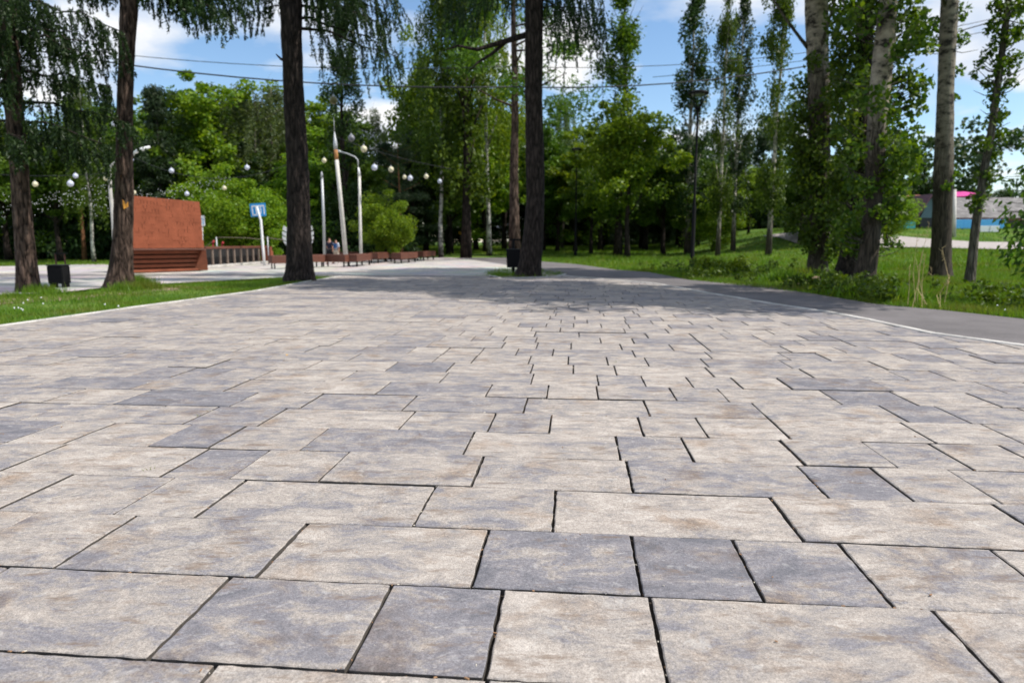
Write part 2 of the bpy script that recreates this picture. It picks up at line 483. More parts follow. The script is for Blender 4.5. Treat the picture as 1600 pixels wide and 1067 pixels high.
def plaza_mat():
    m, n, l, b = new_mat('plaza')
    b.inputs['Roughness'].default_value = .85
    t = n.new('ShaderNodeTexCoord')
    mp = n.new('ShaderNodeMapping'); mp.inputs['Rotation'].default_value = (0, 0, .097); mp.inputs['Scale'].default_value = (1, 1, 1)
    l.new(t.outputs['Object'], mp.inputs[0])
    br = n.new('ShaderNodeTexBrick')
    br.inputs['Scale'].default_value = 1.0
    br.inputs['Brick Width'].default_value = .55; br.inputs['Row Height'].default_value = .43
    br.inputs['Mortar Size'].default_value = .008
    br.inputs['Color1'].default_value = (.36, .34, .33, 1); br.inputs['Color2'].default_value = (.50, .46, .42, 1)
    br.inputs['Mortar'].default_value = (.14, .12, .10, 1)
    l.new(mp.outputs[0], br.inputs[0])
    nz = n.new('ShaderNodeTexNoise'); nz.inputs['Scale'].default_value = .7; nz.inputs['Detail'].default_value = 6
    l.new(t.outputs['Object'], nz.inputs[0])
    mx = n.new('ShaderNodeMix'); mx.data_type = 'RGBA'; mx.blend_type = 'OVERLAY'; mx.inputs[0].default_value = .35
    l.new(br.outputs[0], mx.inputs[6]); l.new(nz.outputs['Color'], mx.inputs[7])
    l.new(mx.outputs[2], b.inputs['Base Color'])
    return m
M['plaza'] = plaza_mat()

def earth_mat():
    m, n, l, b = new_mat('turf_soil')
    b.inputs['Roughness'].default_value = 1.0
    b.inputs['Specular IOR Level'].default_value = 0.1
    t = n.new('ShaderNodeTexCoord')
    nz = n.new('ShaderNodeTexNoise'); nz.inputs['Scale'].default_value = .55; nz.inputs['Detail'].default_value = 9; nz.inputs['Roughness'].default_value = .65
    l.new(t.outputs['Object'], nz.inputs[0])
    r = n.new('ShaderNodeValToRGB'); e = r.color_ramp.elements
    e[0].position, e[0].color = .33, (.035, .075, .012, 1)
    e[1].position, e[1].color = .74, (.20, .165, .09, 1)
    k = e.new(.47); k.color = (.065, .13, .018, 1)
    k = e.new(.60); k.color = (.11, .16, .03, 1)
    l.new(nz.outputs[0], r.inputs[0]); l.new(r.outputs[0], b.inputs['Base Color'])
    bp = n.new('ShaderNodeBump'); bp.inputs['Strength'].default_value = .8; bp.inputs['Distance'].default_value = .1
    l.new(nz.outputs[0], bp.inputs['Height']); l.new(bp.outputs[0], b.inputs['Normal'])
    return m
M['earth'] = earth_mat()
M['soil'] = simple('soil', (.24, .17, .115), 1, var=.4, scale=9, bump=.9)
M['shingle'] = simple('shingle', (.20, .060, .031), .95, var=.16, scale=60, bump=.5, spec=.15)
M['redwood'] = simple('redwood', (.24, .070, .034), .8, var=.14, scale=5, stretch=(1, 1, 2))
M['brownwood'] = simple('brownwood', (.125, .045, .028), .5, var=.25, scale=6, stretch=(1, 1, 9))
M['postwood'] = simple('postwood', (.19, .145, .115), .8, var=.2, scale=6, stretch=(6, 6, 1))
M['black_metal'] = simple('black_metal', (.007, .007, .008), .7, var=.2, spec=.15)
M['dark_steel'] = simple('dark_steel', (.03, .03, .032), .5, metal=.3)
M['grey_metal'] = simple('grey_metal', (.42, .44, .46), .5, metal=.35, var=.1)
M['concrete'] = simple('concrete', (.58, .56, .52), .85, var=.12, scale=5, bump=.2)
M['rust'] = simple('rust', (.42, .20, .08), .9, var=.3, scale=9)
M['globe_warm'] = simple('globe_warm', (.62, .57, .40), .35, var=.05)
M['globe_cool'] = simple('globe_cool', (.52, .55, .66), .35, var=.05)
M['globe_bronze'] = simple('globe_bronze', (.16, .145, .06), .3, var=.15)
M['globe_grey'] = simple('globe_grey', (.20, .20, .23), .3, var=.15)
M['sign_blue'] = simple('sign_blue', (.02, .30, .72), .4, var=.04)
M['white'] = simple('white', (.78, .79, .80), .45, var=.04)
M['cable'] = simple('cable', (.015, .016, .02), .6)
M['skin'] = simple('skin', (.50, .27, .19), .55, var=.06)
M['hair'] = simple('hair', (.045, .025, .015), .6)
M['navy'] = simple('navy', (.012, .014, .035), .85)
M['blackcloth'] = simple('blackcloth', (.012, .012, .015), .9)
M['whitecloth'] = simple('whitecloth', (.66, .70, .80), .9, var=.06)
M['cream'] = simple('cream', (.62, .55, .44), .9)
M['bluecloth'] = simple('bluecloth', (.06, .18, .45), .9)
M['redcloth'] = simple('redcloth', (.35, .03, .035), .8)
M['wound'] = simple('wound', (.62, .27, .04), .75, var=.2, scale=14)
M['slate'] = simple('slate', (.17, .16, .155), .9, var=.4, scale=2.2, bump=.3)
M['purple_roof'] = simple('purple_roof', (.13, .055, .075), .6)
M['pink_roof'] = simple('pink_roof', (.62, .05, .27), .5)
M['wall_dark'] = simple('wall_dark', (.05, .05, .055), .9, var=.3, stretch=(8, 8, 1))
M['wall_teal'] = simple('wall_teal', (.12, .19, .22), .8, var=.15, stretch=(10, 10, 1))
M['fence_blue'] = simple('fence_blue', (.10, .42, .80), .6, var=.08)
M['fence_teal'] = simple('fence_teal', (.05, .40, .46), .6, var=.08)
M['pale_wall'] = simple('pale_wall', (.62, .58, .55), .8, var=.1)
M['glass'] = simple('glass', (.03, .04, .05), .15, var=.1)
M['brick'] = simple('brick', (.30, .12, .08), .9)
M['yellow'] = simple('yellow', (.75, .40, .02), .5)
M['litter'] = simple('litter', (.26, .15, .08), .9, var=.5, scale=30)
M['pale_litter'] = simple('pale_litter', (.62, .56, .46), .9, var=.2, scale=30)

for k_ in CONC: patchy(M[k_], 2.2, .16)

# ------------------------------------------------------------------ paving lattice
TH = 0.0921177
A = np.array([math.sin(TH), math.cos(TH)])      # along the view, across the rows
U = np.array([math.cos(TH), -math.sin(TH)])     # along the rows
V0, ROW = 1.44174632 * CAM_H, 0.411755945 * CAM_H
def uv(p): p = np.array([p[0], p[1]]); return float(p @ U), float(p @ A)
def xy(u, v): return u * U[0] + v * A[0], u * U[1] + v * A[1]

# photographed joints of the nearest rows (row k lies between V0+k*ROW and V0+(k-1)*ROW below), units of camera height
JOINTS = {0: [-1.743, -1.023, -.526, -.197, .223, .988], 1: [-1.989, -1.60, -.948, -.291, .203, .543, .892],
 2: [-2.164, -1.699, -1.382, -.565, -.068, .781, 1.612], 3: [-2.522, -1.776, -1.466, -1.069, -.418, .245, 1.01, 1.327],
 4: [-2.853, -2.552, -2.1, -1.786, -1.323, -.522, .22, .556, 1.049, 1.452, 1.776],
 5: [-3.143, -2.505, -2.165, -1.735, -.941, -.456, -.128, .368, .698, 1.114, 1.819, 2.251],
 6: [-2.869, -2.107, -1.662, -1.027, -.298, .444, 1.113, 1.878],
 7: [-3.04, -2.369, -1.80, -1.312, -.576, -.176, .157, .655, .983, 1.669, 2.126], -1: [-.845, -.19, .35]}
WID = [.33, .33, .48, .48, .66, .73]

left_px = [(-900, 640), (-300, 553), (0, 510), (200, 482), (400, 455), (490, 438.5), (535, 431.5)]
right_px = [(2600, 770), (2000, 632), (1750, 574), (1600, 541), (1453, 521), (1359, 501), (1280, 486), (1200, 474), (1099, 457), (1020, 443), (942, 436), (870, 430)]
LEFT = [np.array(ground(*p)[:2]) for p in left_px]
RIGHT = [np.array(ground(*p)[:2]) for p in right_px]

def clip_half(poly, p, d):
    """keep the part of poly on the left of the line p + t*d"""
    out = []
    nrm = np.array([-d[1], d[0]])
    for i in range(len(poly)):
        a, b = poly[i], poly[(i + 1) % len(poly)]
        sa, sb = (a - p) @ nrm, (b - p) @ nrm
        if sa >= 0: out.append(a)
        if (sa >= 0) != (sb >= 0):
            out.append(a + (b - a) * (sa / (sa - sb)))
    return out
def near_seg(line, c):
    best = None
    for a, b in zip(line[:-1], line[1:]):
        t = np.clip(((c - a) @ (b - a)) / ((b - a) @ (b - a)), 0, 1)
        d = np.linalg.norm(a + (b - a) * t - c)
        if best is None or d < best[0]: best = (d, a, b)
    return best

V_END = 21.2 * 1.0
PIT = [np.array(ground(*p)[:2]) for p in [(755, 427.5), (783, 434.5), (868, 432.2), (884, 428.0), (840, 421), (780, 421)]]
def in_poly(p, poly):
    c = False
    for i in range(len(poly)):
        a, b = poly[i], poly[i - 1]
        if (a[1] > p[1]) != (b[1] > p[1]) and p[0] < (b[0] - a[0]) * (p[1] - a[1]) / (b[1] - a[1]) + a[0]: c = not c
    return c

slabs = []
k = -3
while True:
    va, vb = V0 + (k - 1) * ROW, V0 + k * ROW
    # boundaries were measured as line k = V0 + k*ROW ; row k lies between line k and k+1 in the photo
    va, vb = V0 + k * ROW, V0 + (k + 1) * ROW
    if va > V_END: break
    js = [j * CAM_H for j in JOINTS.get(k, [rnd.uniform(-.4, .1)])]
    lim = 1.2 + vb * 1.0
    while js[0] > -lim: js.insert(0, js[0] - rnd.choice(WID) * CAM_H)
    while js[-1] < lim: js.append(js[-1] + rnd.choice(WID) * CAM_H)
    for a, b in zip(js[:-1], js[1:]):
        slabs.append((a, b, va, vb, k))
    k += 1

paving = empty('paving')
tag(paving, kind='structure')
GAP_U, GAP_V = 0.0060, 0.0050

def slab_geo(poly, near, r):
    """irregular-edged slab: outline points, a worn edge, sides. poly is ccw, already inset"""
    pts = []
    n = len(poly)
    for i in range(n):
        a, b = poly[i], poly[(i + 1) % n]
        L = np.linalg.norm(b - a)
        if L < 1e-4: continue
        cnt = max(1, int(L / near))
        nr = np.array([-(b - a)[1], (b - a)[0]]) / L
        for q in range(cnt):
            p = a + (b - a) * (q / cnt)
            if q: p = p + nr * r.choice([r.uniform(-.0022, .0012), r.uniform(-.0022, .0012), r.uniform(-.0042, .0012)])
            else: p = p + np.array([r.uniform(-.002, .002), r.uniform(-.002, .002)])
            pts.append(p)
    return pts

cand = []
for (a, b, va, vb, k) in slabs:
    P = [np.array(xy(a, va)), np.array(xy(b, va)), np.array(xy(b, vb)), np.array(xy(a, vb))]
    c = sum(P) / 4
    if c[1] < 0.9 or abs(c[0]) > c[1] * .86 + 1.3: continue
    if in_poly(c, PIT): continue
    inset = [np.array(xy(a + GAP_U, va + GAP_V)), np.array(xy(b - GAP_U, va + GAP_V)), np.array(xy(b - GAP_U, vb - GAP_V)), np.array(xy(a + GAP_U, vb - GAP_V))]
    poly = inset
    _, s0, s1 = near_seg(LEFT, c)
    if c[1] < LEFT[-1][1]:
        d = s1 - s0
        nn = np.array([d[1], -d[0]]) / np.linalg.norm(d)
        poly = clip_half(poly, s0 + nn * .01, -d)       # keep the right-hand side of the kerb
    _, s0, s1 = near_seg(RIGHT, c)
    if len(poly) > 2 and c[1] < RIGHT[-1][1]:
        d = s1 - s0
        nn = np.array([-d[1], d[0]]) / np.linalg.norm(d)
        poly = clip_half(poly, s0 + nn * .01, d)
    if len(poly) < 3: continue
    ar = 0.5 * abs(sum(poly[i][0] * poly[i - 1][1] - poly[i - 1][0] * poly[i][1] for i in range(len(poly))))
    if ar < .012: continue
    # must lie inside the camera's wedge, a little beyond the frame
    cand.append((np.linalg.norm(c), poly, c, k))
cand.sort(key=lambda t: (abs(t[2][0]) > t[2][1] * .78 + .35 or t[2][1] < 1.15, t[0]))
TONES = [(680, 980, .03), (440, 970, .22), (150, 950, .45), (900, 990, .95), (1250, 1010, .55), (1560, 1010, .8), (280, 850, .40), (590, 870, .80), (870, 875, .06), (1070, 885, .012), (1260, 890, .11), (1470, 900, .5),
         (140, 770, .6), (290, 775, .65), (500, 785, .5), (765, 795, .42), (1040, 800, 1.0), (1400, 805, .9), (850, 735, .6), (1120, 745, .3), (640, 730, .55), (60, 1040, .5), (330, 1055, .9), (650, 1062, .9)]
TONES = [(np.array(ground(px, py)[:2]), t) for px, py, t in TONES]
far_v, far_f = [], []
tone = {}
NPARTS = 298
for i, (dist, poly, c, k) in enumerate(cand):
    r = random.Random(i * 7 + 3)
    z0 = r.gauss(0, .0022)
    tx, ty = r.gauss(0, .0022), r.gauss(0, .0022)
    step = .032 if dist < 3.2 else (.10 if dist < 5.5 else 9)
    pts = slab_geo(poly, step, r) if step < 5 else poly
    n = len(pts)
    def hz(p, z): return z + z0 + tx * (p[0] - c[0]) + ty * (p[1] - c[1])
    cen = c
    ring = []
    bev = .0032 if dist < 5.5 else .004
    top, edge, low = [], [], []
    for p in pts:
        dv = cen - p; L = np.linalg.norm(dv)
        q = p + dv / L * bev * 1.3
        top.append((q[0], q[1], hz(q, 0))); edge.append((p[0], p[1], hz(p, -bev))); low.append((p[0], p[1], -.065))
    V = top + edge + low
    F = [tuple(range(n))] + [(n + j, n + (j + 1) % n, (j + 1) % n, j) for j in range(n)] + [(2*n + j, 2*n + (j + 1) % n, n + (j + 1) % n, n + j) for j in range(n)]
    if i < NPARTS:
        me = bpy.data.meshes.new('paving_slab')
        me.from_pydata([(x - c[0], y - c[1], z) for x, y, z in V], [], F)
        me.materials.append(M['slab']); me.materials.append(M['slab_side_shade'])
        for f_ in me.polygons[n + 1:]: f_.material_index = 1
        so = link_mesh('paving_slab', me, M['slab'], paving, (c[0], c[1], 0))
        tn = [t for g_, t in TONES if in_poly(g_, poly)]
        so['tone'] = tn[0] if tn else float(r.uniform(.0, .12) if r.random() < .12 else r.uniform(.15, 1))
    else:
        o = len(far_v)
        far_v += V
        far_f += [tuple(o + q for q in f) for f in F]
me = bpy.data.meshes.new('far_paving_slabs')
me.from_pydata(far_v, [], far_f)
o = link_mesh('far_paving_slabs', me, M['slab_far'], paving)
o['kind'] = 'stuff'

def sheet(name, pts, z, mat, kind='structure', thick=None, parent=None):
    bm = bmesh.new()
    vs_ = [bm.verts.new((p[0], p[1], z)) for p in pts]
    f = bm.faces.new(vs_)
    f.normal_update()
    if f.normal.z < 0: f.normal_flip()
    bmesh.ops.triangulate(bm, faces=bm.faces[:])
    me = bpy.data.meshes.new(name); bm.to_mesh(me); bm.free()
    o = link_mesh(name, me, mat, parent)
    if kind: o['kind'] = kind
    return o

# sand bed seen in the joints
bed = [p for p in LEFT] + [np.array([-2.5, 22.0]), np.array([1.6, 22.0])] + [p for p in RIGHT[::-1]] + [np.array([9, .5]), np.array([-9, .5])]
sheet('joint_sand', bed, -.022, M['joint'], None, parent=paving)

# plaza beyond (too far to tell the slabs apart)
pl = [ground(*p) for p in [(-500, 478), (-100, 464), (100, 456), (170, 448), (230, 444), (300, 440.5), (370, 437), (430, 433.5), (490, 430.5)]]
pl = [np.array(p[:2]) for p in pl] + [LEFT[-1]] + [np.array(xy(uv(LEFT[-1])[0], V_END + .25)), np.array([1.55, 21.0])]
pl += [np.array(ground(*p)[:2]) for p in [(862, 428.5), (820, 418), (780, 412), (735, 405.5), (690, 400.5), (640, 400), (560, 404), (330, 407), (170, 412), (0, 416), (-500, 424)]]
sheet('plaza', pl, -.004, M['plaza'])

# asphalt path
asp_out = [(2600, 640), (2000, 550), (1600, 497), (1478, 484), (1367, 474), (1276, 459), (1200, 446), (1078, 437), (1015, 425), (962, 421), (901, 412.5), (843, 408), (792, 401.5), (765, 400), (690, 399.5)]
asp_in = [(2600, 766), (2000, 630), (1750, 572.5)] + [(1600, 540), (1453, 520), (1359, 500.2), (1280, 485.3), (1200, 473.3), (1099, 456.4), (1020, 442.6), (942, 435.7), (870, 429.7), (820, 417.6), (780, 411.8), (735, 405.2), (691, 400.4)]
asp = [np.array(ground(*p)[:2]) for p in asp_out[::-1]] + [np.array(ground(*p)[:2]) for p in asp_in]
sheet('asphalt_path', asp, -.010, M['asphalt'])

# kerb stones: separate one-metre pieces
kerbs = empty('kerb'); tag(kerbs, kind='structure')
def kerb_run(line, width, L=1.0, z=.012, ymax=99):
    carry = 0.0
    pts = line
    for a, b in zip(pts[:-1], pts[1:]):
        d = b - a; ln = np.linalg.norm(d); d = d / ln
        nst = max(1, int(round(ln / L))); st = ln / nst
        for q in range(nst):
            m_ = a + d * (q + .5) * st
            if m_[1] < .8 or abs(m_[0]) > m_[1] * 1.1 + 3: continue
            R = Matrix.Rotation(math.atan2(d[1], d[0]), 3, 'Z')
            mb = MB().box((0, 0, -.06), (st - .008, width, .12 + z * 2), R)
            mb.build('kerb_stone', M['kerb'], kerbs, loc=(m_[0], m_[1], rnd.gauss(0, .002)), bevel=.008)
def offset(line, w):
    out = []
    for i, p in enumerate(line):
        d = line[min(i + 1, len(line) - 1)] - line[max(i - 1, 0)]
        d = d / np.linalg.norm(d)
        out.append(p + np.array([-d[1], d[0]]) * w)
    return out
kerb_run(offset(LEFT, .045), .085)
kerb_run(offset(RIGHT, -.05), .095)
kerb_run(PIT[:4], .08, .7)

# ground: one big sheet following the terrain
gx = np.concatenate([np.linspace(-400, -60, 12), np.linspace(-56, 70, 64), np.linspace(80, 400, 12)])
gy = np.concatenate([np.linspace(-60, -2, 6), np.linspace(0, 90, 61), np.linspace(100, 900, 16)])
X, Y = np.meshgrid(gx, gy)
Z = H(X, Y) - .05
V = np.stack([X.ravel(), Y.ravel(), Z.ravel()], 1)
ny, nx = X.shape
idx = np.arange(nx * ny).reshape(ny, nx)
F = np.stack([idx[:-1, :-1].ravel(), idx[:-1, 1:].ravel(), idx[1:, 1:].ravel(), idx[1:, :-1].ravel()], 1)
tag(link_mesh('ground', np_mesh('ground', V, F, True), M['earth']), kind='structure')

# street on the bank to the right
st_v, st_f = [], []
for i in range(30):
    t = i / 29
    x = 19 + 64 * t
    ya, yb = 46 - 13.5 * sstep(8, 30, x) - .06 * max(0, x - 30), 58 - 14 * sstep(8, 34, x) - .06 * max(0, x - 30)
    for s in range(5):
        y = ya + (yb - ya) * s / 4
        st_v.append((x, y, float(H(x, y)) + .012))
for i in range(29):
    for s in range(4):
        a = i * 5 + s
        st_f.append((a, a + 5, a + 6, a + 1))
tag(link_mesh('street', np_mesh('street', st_v, st_f, True), M['street']), kind='structure')

# ------------------------------------------------------------------ leaves and grass
def quads(P, A_, B_, L, Wd, kite=.45):
    """leaf quads at P with axis A_, side B_ (unit), length L, width Wd"""
    L = L[:, None]; Wd = Wd[:, None]
    v0 = P - A_ * L * .5
    v2 = P + A_ * L * .5
    m_ = P + A_ * L * (kite - .5)
    V = np.stack([v0, m_ + B_ * Wd * .5, v2, m_ - B_ * Wd * .5], 1).reshape(-1, 3)
    F = np.arange(len(P) * 4, dtype=np.int32).reshape(-1, 4)
    return V, F

def unit(v): return v / np.maximum(np.linalg.norm(v, axis=1, keepdims=True), 1e-9)

def leaves(rng, P, size, aspect=.6, droop=.3, vs_=.3):
    n = len(P)
    a = rng.normal(size=(n, 3)); a[:, 2] -= droop; a = unit(a)
    up = rng.normal(size=(n, 3)); up[:, 2] += .9
    b = unit(np.cross(a, up))
    L = size * (1 + rng.uniform(-vs_, vs_, n))
    return quads(P, a, b, L, L * aspect)

def blob(rng, centers, radii, per):
    """leaf positions: per leaves around each centre, thinning outwards"""
    out = []
    for c, r in zip(centers, radii):
        d = unit(rng.normal(size=(per, 3))) * (rng.random(per) ** .45)[:, None] * r
        d[:, 2] *= .75
        out.append(np.asarray(c) + d)
    return np.concatenate(out)

def ell_centers(rng, n, c, r, lo=.5):
    d = unit(rng.normal(size=(n, 3))) * rng.uniform(lo, 1, n)[:, None]
    return np.asarray(c) + d * np.asarray(r)

# ---- tree prototypes: (crown mesh, trunk mesh), built around the origin
def trunk_mesh(rng, height, r0, limbs, lean=.0, seg=8, name='trunk', wob=.06):
    mb = MB(); pts, rad = [], []
    n = 9
    dx_, dy_ = 0.0, 0.0
    for i in range(n):
        t = i / (n - 1)
        dx_ += rng.normal() * wob; dy_ += rng.normal() * wob
        pts.append((dx_ + lean * t * height, dy_, t * height - .15))
        rad.append(r0 * ((1 - t) * .85 + .12) * (1.35 if i == 0 else 1))
    mb.tube(pts, rad, seg)
    for (t, ang, ln, el) in limbs:
        i = t * (n - 1); a = int(i); f = i - a
        p = Vector(pts[a]).lerp(Vector(pts[min(a + 1, n - 1)]), f)
        r = (rad[a] * (1 - f) + rad[min(a + 1, n - 1)] * f) * .5
        d = Vector((math.cos(ang) * math.cos(el), math.sin(ang) * math.cos(el), math.sin(el)))
        q = [p, p + d * ln * .5 + Vector((0, 0, .05 * ln)), p + d * ln + Vector((0, 0, .18 * ln))]
        mb.tube(q, [r, r * .6, r * .2], 5)
    return mb.mesh(name, True)

from mathutils import noise as mnoise
PROTO = {}
def proto(kind, var):
    key = (kind, var)
    if key in PROTO: return PROTO[key]
    rng = np.random.default_rng(sum(map(ord, kind)) * 13 + var * 101)
    U_ = rng.uniform
    if kind == 'broad':      # 10 m: rounded open crown
        d = unit(rng.normal(size=(125, 3)))
        k_ = np.array([.80 + .75 * mnoise.noise(Vector((q[0] * 1.7 + var * 9, q[1] * 1.7, q[2] * 2.1))) for q in d]).clip(.5, 1.08) * rng.uniform(.25, 1.0, 125)
        cen = np.array([0, 0, 5.9]) + d * k_[:, None] * np.array([3.0, 3.0, 4.3])
        P = blob(rng, cen, U_(.28, .85, 125), 150)
        cr = leaves(rng, P, .185, .66, .4)
        tr = trunk_mesh(rng, 8.5, .17, [(U_(.25, .85), U_(0, 6.28), U_(1.2, 2.6), U_(.4, 1.0)) for _ in range(12)])
    elif kind == 'bush':     # 5 m: foliage to the ground
        cen = ell_centers(rng, 80, (0, 0, 2.5), (2.2, 2.0, 2.5), .35)
        P = blob(rng, cen, U_(.35, .8, 80), 300)
        P[:, 2] = np.maximum(P[:, 2], .05)
        cr = leaves(rng, P, .13, .64, .3)
        tr = trunk_mesh(rng, 3.5, .09, [(U_(.02, .5), U_(0, 6.28), U_(1.2, 2.2), U_(.7, 1.2)) for _ in range(8)], seg=6)
    elif kind == 'column':   # 16 m: narrow poplar, twiggy upright sprays along the stem
        cen = []
        rad = []
        for i in range(210):
            z = U_(2.6, 16.0)
            gap = math.sin(z * 1.9 + var) * .35
            if math.sin(z * 1.45 + var * 2) > .35 and U_(0, 1) < .75: continue
            w = (1.3 if z < 12.5 else 1.3 * (16.4 - z) / 4) * (1 + gap)
            an = U_(0, 6.28)
            cen.append((math.cos(an) * w * U_(.15, .9), math.sin(an) * w * U_(.15, .9), z)); rad.append(U_(.25, .6))
        P = blob(rng, cen, rad, 62)
        P[:, 2] += rng.normal(size=len(P)) * .25
        cr = leaves(rng, P, .19, .62, -.2)
        tr = trunk_mesh(rng, 16, .21, [(U_(.2, .9), U_(0, 6.28), U_(1.0, 2.0), U_(1.0, 1.35)) for _ in range(26)], wob=.04)
    elif kind == 'pine':     # 15 m: bare stem, flat dark tiers high up
        cen, rad = [], []
        for i in range(34):
            z = U_(6.0, 15); w = 2.5 * (1.08 - (z - 6) / 10.5)
            an = U_(0, 6.28); k = U_(.25, 1)
            cen.append((math.cos(an) * w * k, math.sin(an) * w * k, z)); rad.append(U_(.5, .95))
        P = blob(rng, cen, rad, 200)
        a = rng.normal(size=(len(P), 3)); a[:, 2] += .6
        a = unit(a); b = unit(np.cross(a, rng.normal(size=(len(P), 3))))
        cr = quads(P, a, b, U_(.18, .32, len(P)), np.full(len(P), .06), .5)
        tr = trunk_mesh(rng, 14.5, .19, [(U_(.4, .95), U_(0, 6.28), U_(1.2, 2.3), U_(.0, .4)) for _ in range(16)], wob=.03)
    elif kind == 'spruce':   # 12 m: dark cone of drooping boughs
        cen, rad = [], []
        for i in range(120):
            z = U_(.8, 11.6); w = 2.3 * (1 - z / 12.2)
            an = U_(0, 6.28); k = U_(.35, 1)
            cen.append((math.cos(an) * w * k, math.sin(an) * w * k, z - k * w * .2)); rad.append(U_(.3, .6))
        P = blob(rng, cen, rad, 130)
        a = np.stack([P[:, 0], P[:, 1], np.full(len(P), -.8)], 1) + rng.normal(size=(len(P), 3)) * .6
        a = unit(a); b = unit(np.cross(a, rng.normal(size=(len(P), 3))))
        cr = quads(P, a, b, U_(.16, .3, len(P)), np.full(len(P), .065), .5)
        tr = trunk_mesh(rng, 11.5, .16, [(U_(.1, .9), U_(0, 6.28), .9, -.1) for _ in range(14)], wob=.02)
    elif kind == 'weeping':  # 13 m: birch or willow with hanging strands
        Pn, Dn = [], []
        for i in range(230):
            an = U_(0, 6.28); z = U_(4.4, 12.6); w = 2.5 * math.sin(min(1, (13.2 - z) / 5) * 1.5) * U_(.2, 1)
            ln = U_(.8, 2.4); m_ = int(ln * 44)
            t = rng.random(m_)
            p = np.stack([math.cos(an) * w + rng.normal(0, .10, m_), math.sin(an) * w + rng.normal(0, .10, m_), z - t * ln], 1)
            Pn.append(p)
        P = np.concatenate(Pn)
        cr = leaves(rng, P, .15, .5, 1.2)
        tr = trunk_mesh(rng, 12.5, .14, [(U_(.35, .95), U_(0, 6.28), U_(1.2, 2.4), U_(.5, 1.1)) for _ in range(18)], wob=.07)
    crown = np_mesh(kind + '_crown', *cr)
    PROTO[key] = (crown, tr)
    return PROTO[key]
HEIGHT = dict(broad=10, bush=5, column=16, pine=15, spruce=12, weeping=13)

def tree(name, kind, px, D, top, label, mat, bark='bark_dark', w=1.0, group='trees of the wood behind the plaza', var=0, rz=None, cat='tree', x=None):
    """a tree standing where the pixel column px meets distance D, its top at pixel row top"""
    crown, trunk = proto(kind, var)
    X_ = (px - 800) / FPX * D * (math.cos(PITCH)) if x is None else x
    X_ = (px - 800) / FPX * D * 1.0 if x is None else x
    z = float(H(X_, D)) - .05
    h = at(px, top, D).z - z
    s = h / HEIGHT[kind]
    o = empty(name, (X_, D, z), rnd.uniform(0, 6.28) if rz is None else rz)
    o.scale = (s * w, s * w, s)
    tag(o, label, cat, group)
    for nm, me, mt in (('crown', crown, mat), ('trunk', trunk, bark)):
        if not me.materials: me.materials.append(M[mt])
        c = bpy.data.objects.new(nm, me); COL.objects.link(c); c.parent = o
        c.material_slots[0].link = 'OBJECT'
        c.material_slots[0].material = M[mt]
    return o

# ------------------------------------------------------------------ the wood
WOOD = 'trees of the wood behind the plaza'
# left part, behind plaza and stage
tree('broadleaf_tree', 'broad', -70, 36, 130, 'leafy tree of the wood at the far left edge', 'leaf_mid', var=0, w=1.3)
tree('broadleaf_tree', 'broad', 20, 40, 140, 'leafy tree of the wood directly behind the leftmost larch', 'leaf_mid', var=1, w=1.25)
tree('broadleaf_tree', 'broad', 100, 37, 165, 'low dark green leafy tree behind the dark litter bin', 'leaf_mid', var=2, w=1.2)
tree('birch_tree', 'weeping', 150, 36, 110, 'birch with a slim white trunk left of the curved lamp post', 'leaf_mid', 'bark_birch', var=0, w=.9)
tree('pine_tree', 'pine', 137, 40, 95, 'pine with thin orange trunk beside the white birch', 'leaf_pine', 'bark_pine', var=0, w=.9)
tree('spruce_tree', 'spruce', 262, 40, 130, 'dark spruce rising behind the red shingled stage', 'leaf_pine', 'bark_dark', var=0, w=1.25)
tree('broadleaf_tree', 'broad', 205, 44, 140, 'leafy tree hidden mostly by the second larch trunk', 'leaf_mid', var=3, w=1.3)
tree('broadleaf_tree', 'broad', 325, 43, 92, 'tall bright rounded tree above the right half of the stage', 'leaf_bright', var=0, w=1.15)
tree('pine_tree', 'pine', 285, 41, 145, 'pine with flat tiers just left of the tall bright rounded tree', 'leaf_dark', 'bark_dark', var=1, w=1.2)
tree('willow_tree', 'weeping', 395, 45, 122, 'pale drooping willow left of the third larch trunk', 'leaf_pale', 'bark_grey', var=1, w=1.35)
tree('willow_tree', 'weeping', 440, 47, 125, 'pale drooping willow behind the third larch trunk', 'leaf_pale', 'bark_grey', var=0, w=1.3)
tree('bright_bush', 'bush', 350, 36, 262, 'bright yellow green bush between stage and blue sign', 'leaf_bright', var=0, w=1.15, cat='bush')
tree('bright_bush', 'bush', 410, 37, 285, 'bright green bush right behind the tall blue sign board', 'leaf_bright', var=1, w=1.1, cat='bush')
tree('bright_bush', 'bush', 500, 43, 265, 'bright green bush behind the two walkers', 'leaf_mid', var=2, w=1.2, cat='bush')
tree('bright_bush', 'bush', 603, 37, 300, 'rounded bright bush right of the thin white lamp post', 'leaf_bright', var=0, w=1.0, cat='bush')
tree('broadleaf_tree', 'broad', 470, 42, 235, 'mid green tree between the third larch and the concrete pole', 'leaf_bright', var=2, w=1.2)
tree('poplar_tree', 'column', 548, 41, 20, 'dark leafy column of a tree above the concrete pole', 'leaf_dark', 'bark_dark', var=0, w=1.05)
tree('broadleaf_tree', 'broad', 560, 44, 225, 'leafy tree behind the two pale lamp poles', 'leaf_mid', var=0, w=1.4)
tree('willow_tree', 'weeping', 590, 52, 160, 'pale thin tree left of the gap of sky', 'leaf_pale', 'bark_grey', var=1, w=.8)
tree('spruce_tree', 'spruce', 648, 50, 205, 'dark spruce under the gap of sky', 'leaf_pine', var=1, w=1.6)
tree('pine_tree', 'pine', 630, 41, 215, 'short pine with orange trunk behind the hanging globes', 'leaf_pine', 'bark_pine', var=0, w=1.3)
